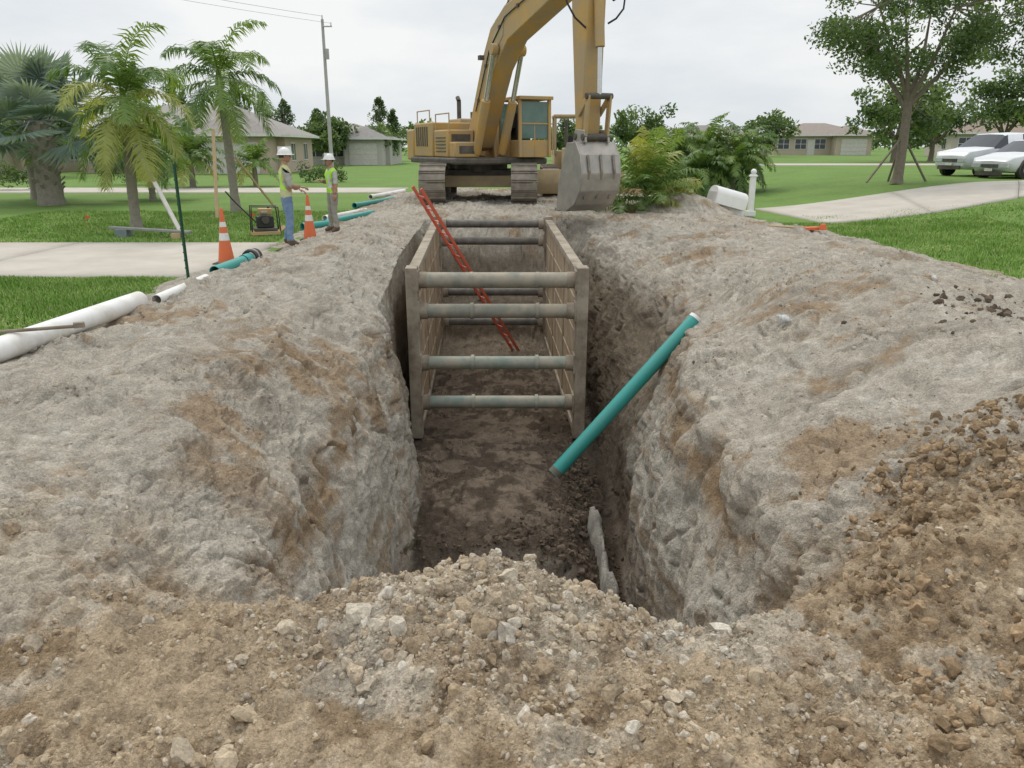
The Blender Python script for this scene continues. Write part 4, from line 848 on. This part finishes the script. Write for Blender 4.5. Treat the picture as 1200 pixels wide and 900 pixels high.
# ---------------------------------------------------------------- houses
fr_=mat('window_frame',(.7,.7,.68),.5); wg=mat('window_glass',(.04,.05,.06),.1); gd=mat('garage_door',(.62,.6,.56),.6)
def house(name,cx,cy,z,w_,d_,rot,wc,rc,h=2.7,rh=1.9):
    root=empty(name,(cx,cy,z),rot); wm=mat('stucco_%s'%str(wc),wc,.9,0,tuple(c*.9 for c in wc),2,.5); rm=mat('roof_%s'%str(rc),rc,.85,0,tuple(c*.72 for c in rc),3,.5,.03,12)
    m=MB(); m.box((0,0,h/2),(w_,d_,h),wm); m.box((w_*.28,-d_/2-1.2,h/2-.001),(w_*.36,2.4,h-.002),wm); m.build('walls',root)
    m=MB(); o=.55
    def hip(x0,x1,y0,y1,z0,hh):
        q=min(x1-x0,y1-y0)/2
        if x1-x0>=y1-y0: r0,r1=(x0+q,(y0+y1)/2,z0+hh),(x1-q,(y0+y1)/2,z0+hh)
        else: r0,r1=((x0+x1)/2,y0+q,z0+hh),((x0+x1)/2,y1-q,z0+hh)
        vs=[(x0,y0,z0),(x1,y0,z0),(x1,y1,z0),(x0,y1,z0),r0,r1]
        if x1-x0>=y1-y0: fs=[(0,1,5,4),(1,2,5),(2,3,4,5),(3,0,4)]
        else: fs=[(0,1,4),(1,2,5,4),(2,3,5),(3,0,4,5)]
        m.add(vs,fs+[(3,2,1,0)],rm)
        for a,b in ((0,1),(1,2),(2,3),(3,0)): m.beam(Vector(vs[a])+Vector((0,0,-.08)),Vector(vs[b])+Vector((0,0,-.08)),.05,.18,fr_)
    hip(-w_/2-o,w_/2+o,-d_/2-o,d_/2+o,h+.02,rh); hip(w_*.1-o,w_*.46+o,-d_/2-2.4-o,d_/2*.2,h+.035,rh*.75)
    m.build('roof',root)
    m=MB()
    def win(x,y,ww,hh,zc,ax='x'):
        if ax=='x':
            m.box((x,y-.02,zc),(ww+.16,.06,hh+.16),fr_); m.box((x,y-.055,zc),(ww,.02,hh),wg); m.box((x,y-.075,zc),(.05,.02,hh),fr_); m.box((x,y-.075,zc),(ww,.018,.05),fr_)
        else:
            s=1 if x>0 else -1
            m.box((x+s*.02,y,zc),(.06,ww+.16,hh+.16),fr_); m.box((x+s*.055,y,zc),(.02,ww,hh),wg); m.box((x+s*.075,y,zc),(.02,.05,hh),fr_)
    for x in(-.4,-.22,-.02): win(x*w_,-d_/2,1.5,1.3,1.5)
    m.box((-.11*w_,-d_/2-.03,1.05),(1.0,.08,2.1),gd)
    m.box((w_*.28,-d_/2-2.43,1.1),(w_*.26,.06,2.15),gd)
    for k in range(3): m.box((w_*.28,-d_/2-2.465,.55+.53*k),(w_*.26,.015,.03),wm)
    for s in(-1,1):
        for y in(-.25,.2): win(s*w_/2,y*d_,1.3,1.2,1.5,'y')
    m.build('windows_and_doors',root); return root
house('stucco_house',-24.5,64,0,15,10,.05,(.46,.37,.30),(.27,.25,.23),2.7,2.3)
house('stucco_house',-42,62,0,14,10,.0,(.42,.36,.27),(.24,.22,.2),2.7,2.1)
house('stucco_house',-18.5,90,0,11,9,.0,(.45,.43,.40),(.25,.235,.225),2.7,1.6)
house('stucco_house',44,118,.7,13,10,-.1,(.45,.38,.30),(.26,.22,.19),2.7,1.7)
house('stucco_house',60,98,.7,15,10,-.2,(.47,.42,.37),(.26,.20,.16),2.7,2.1)
house('stucco_house',30,130,.7,13,10,0,(.42,.38,.33),(.22,.2,.18),2.7,1.7)
# ---------------------------------------------------------------- utility pole
pm=mat('pole_grey',(.42,.41,.40),.8,0,(.33,.32,.31),4)
root=empty('utility_pole',(-9.7,43,0)); m=MB(); m.tube([(0,0,-.1),(0,0,8.1)],[.11,.07],pm,12); m.build('shaft',root)
m=MB(); m.beam((0,-.1,7.75),(.5,-.1,7.75),.05,.06,pm); m.cyl((.0,0,8.1),(.0,0,8.3),.04,wt_,8); m.cyl((.45,-.1,7.78),(.45,-.1,7.95),.035,wt_,8); m.cyl((.16,-.1,6.2),(.16,-.1,6.7),.1,pm,12); m.build('crossarm_and_insulators',root,.01)
m=MB()
m.tube([(-9.7-22*t,43-36*t,8.25-.6*4*t*(1-t)+1.2*t) for t in np.linspace(0,1,16)],.007,hose,5,False)
m.tube([(-9.25-22*t,42.9-36*t,7.9-.6*4*t*(1-t)+1.2*t) for t in np.linspace(0,1,16)],.006,hose,5,False); m.build('power_line')
# ---------------------------------------------------------------- cars
cw=mat('car_paint_white',(.66,.68,.70),.25,0,(.60,.62,.64),1,.4); cred=mat('car_paint_red',(.35,.03,.03),.3,0,(.3,.03,.03),1,.4); tyre=mat('tyre',(.025,.025,.025),.85); cgl=mat('car_glass',(.03,.04,.05),.08); rim=mat('rim',(.4,.4,.4),.35,.7); hl=mat('headlight',(.6,.62,.65),.15)
def car(name,loc,rz,St,wid=.9,wr=.34,cw=cw):
    root=empty(name,loc,rz); n=len(St); rings=[]
    for (x,zb,belt,top,w_) in St:
        g=top-belt; wt2=w_*(.97-.16*min(1,g/.45)); r=[(0,zb),(w_*.86,zb),(w_*.98,zb+.18),(w_,(zb+belt)/2+.05),(w_*.97,belt),(wt2,top-.05*min(1,g/.3)-.0),(wt2*.86,top),(0,top+.025)]
        ring=[(x,a,b) for a,b in r]+[(x,-a,b) for a,b in r[-2:0:-1]]; rings.append(ring)
    k=len(rings[0]); m=MB(); vs=[p for r in rings for p in r]; fb=[];fg=[]
    for i in range(n-1):
        gx=(St[i][3]-St[i][2]>.3) or (St[i+1][3]-St[i+1][2]>.3)
        for j in range(k):
            q=(i*k+j,i*k+(j+1)%k,(i+1)*k+(j+1)%k,(i+1)*k+j)
            side=j in(4,9); topf=j in(5,6,7,8)
            slope=abs(St[i+1][3]-St[i][3])/(St[i+1][0]-St[i][0])
            (fg if gx and ((side and (i%2==0 or slope>.3)) or (topf and slope>.35)) else fb).append(q)
    m.add(vs,fb,cw); m.add(vs,fg,cgl); m.add(vs,[tuple(range(k))[::-1],tuple((n-1)*k+j for j in range(k))],cw)
    o=m.build('body',root,smooth=50)
    L_=St[-1][0]; m=MB()
    for x in(.85,L_-.9):
        for s in(-1,1):
            y=s*(wid-.03); m.cyl((x,y-s*.2,wr),(x,y+s*.045,wr),wr,tyre,24); m.cyl((x,y+s*.02,wr),(x,y+s*.06,wr),wr*.62,rim,20); m.cyl((x,y-s*.1,wr+.03),(x,y+s*.032,wr+.03),wr*1.16,blk,24)
            for a in range(5): t=a*1.2566; m.beam((x,y+s*.065,wr),(x+math.cos(t)*wr*.58,y+s*.065,wr+math.sin(t)*wr*.58),.05,.02,rim,up=(0,1,0))
    m.build('wheels',root)
    m=MB(); z=St[0][2]-.12
    for s in(-1,1): m.box((.0,s*wid*.62,z),(.1,.36,.15),hl); m.box((L_,s*wid*.72,z+.08),(.05,.2,.25),mat('tail_red',(.4,.02,.02),.3)); m.box((1.55,s*(wid+.09),St[0][2]+.2),(.16,.18,.12),cw)
    m.box((-.02,0,z-.02),(.05,wid*.75,.13),blk); m.box((-.03,0,z-.3),(.06,wid*1.2,.16),blk); m.box((-.065,0,z-.17),(.02,.32,.1),wt_)
    for s in(-1,1):
        m.box((2.1,s*(wid+.0),.62),(.008,.012,.6),blk); m.box((3.0,s*(wid+.0),.62),(.008,.012,.6),blk); m.box((2.8,s*(wid+.01),.86),(.16,.02,.03),rim)
    m.build('lights_and_trim',root,.01)
suv=[(0,.42,.78,.80,.72),(.12,.3,.95,.98,.84),(1.15,.25,1.08,1.12,.92),(1.3,.25,1.10,1.16,.92),(1.95,.25,1.12,1.66,.92),(2.1,.25,1.12,1.70,.92),(2.95,.25,1.12,1.74,.92),(3.05,.25,1.12,1.74,.92),(3.9,.25,1.12,1.72,.92),(4.2,.25,1.12,1.68,.91),(4.5,.28,1.1,1.2,.88),(4.6,.4,.98,1.0,.8)]
sed=[(0,.4,.62,.64,.7),(.15,.28,.74,.77,.84),(1.1,.2,.88,.92,.9),(1.3,.2,.9,.97,.9),(2.05,.2,.93,1.4,.9),(2.2,.2,.93,1.43,.9),(2.85,.2,.93,1.46,.9),(2.95,.2,.93,1.46,.9),(3.6,.2,.94,1.40,.9),(3.75,.2,.94,1.35,.9),(4.3,.22,.95,1.02,.88),(4.75,.3,.92,.96,.85),(4.85,.42,.8,.82,.75)]
car('parked_car',(18.3,33.4,.70),math.radians(20),suv)
car('parked_car',(18.5,30.9,.70),math.radians(24),sed)
car('parked_car',(5.4,48.5,.0),math.radians(95),suv,cw=cred)
print('verts',len(Q2))
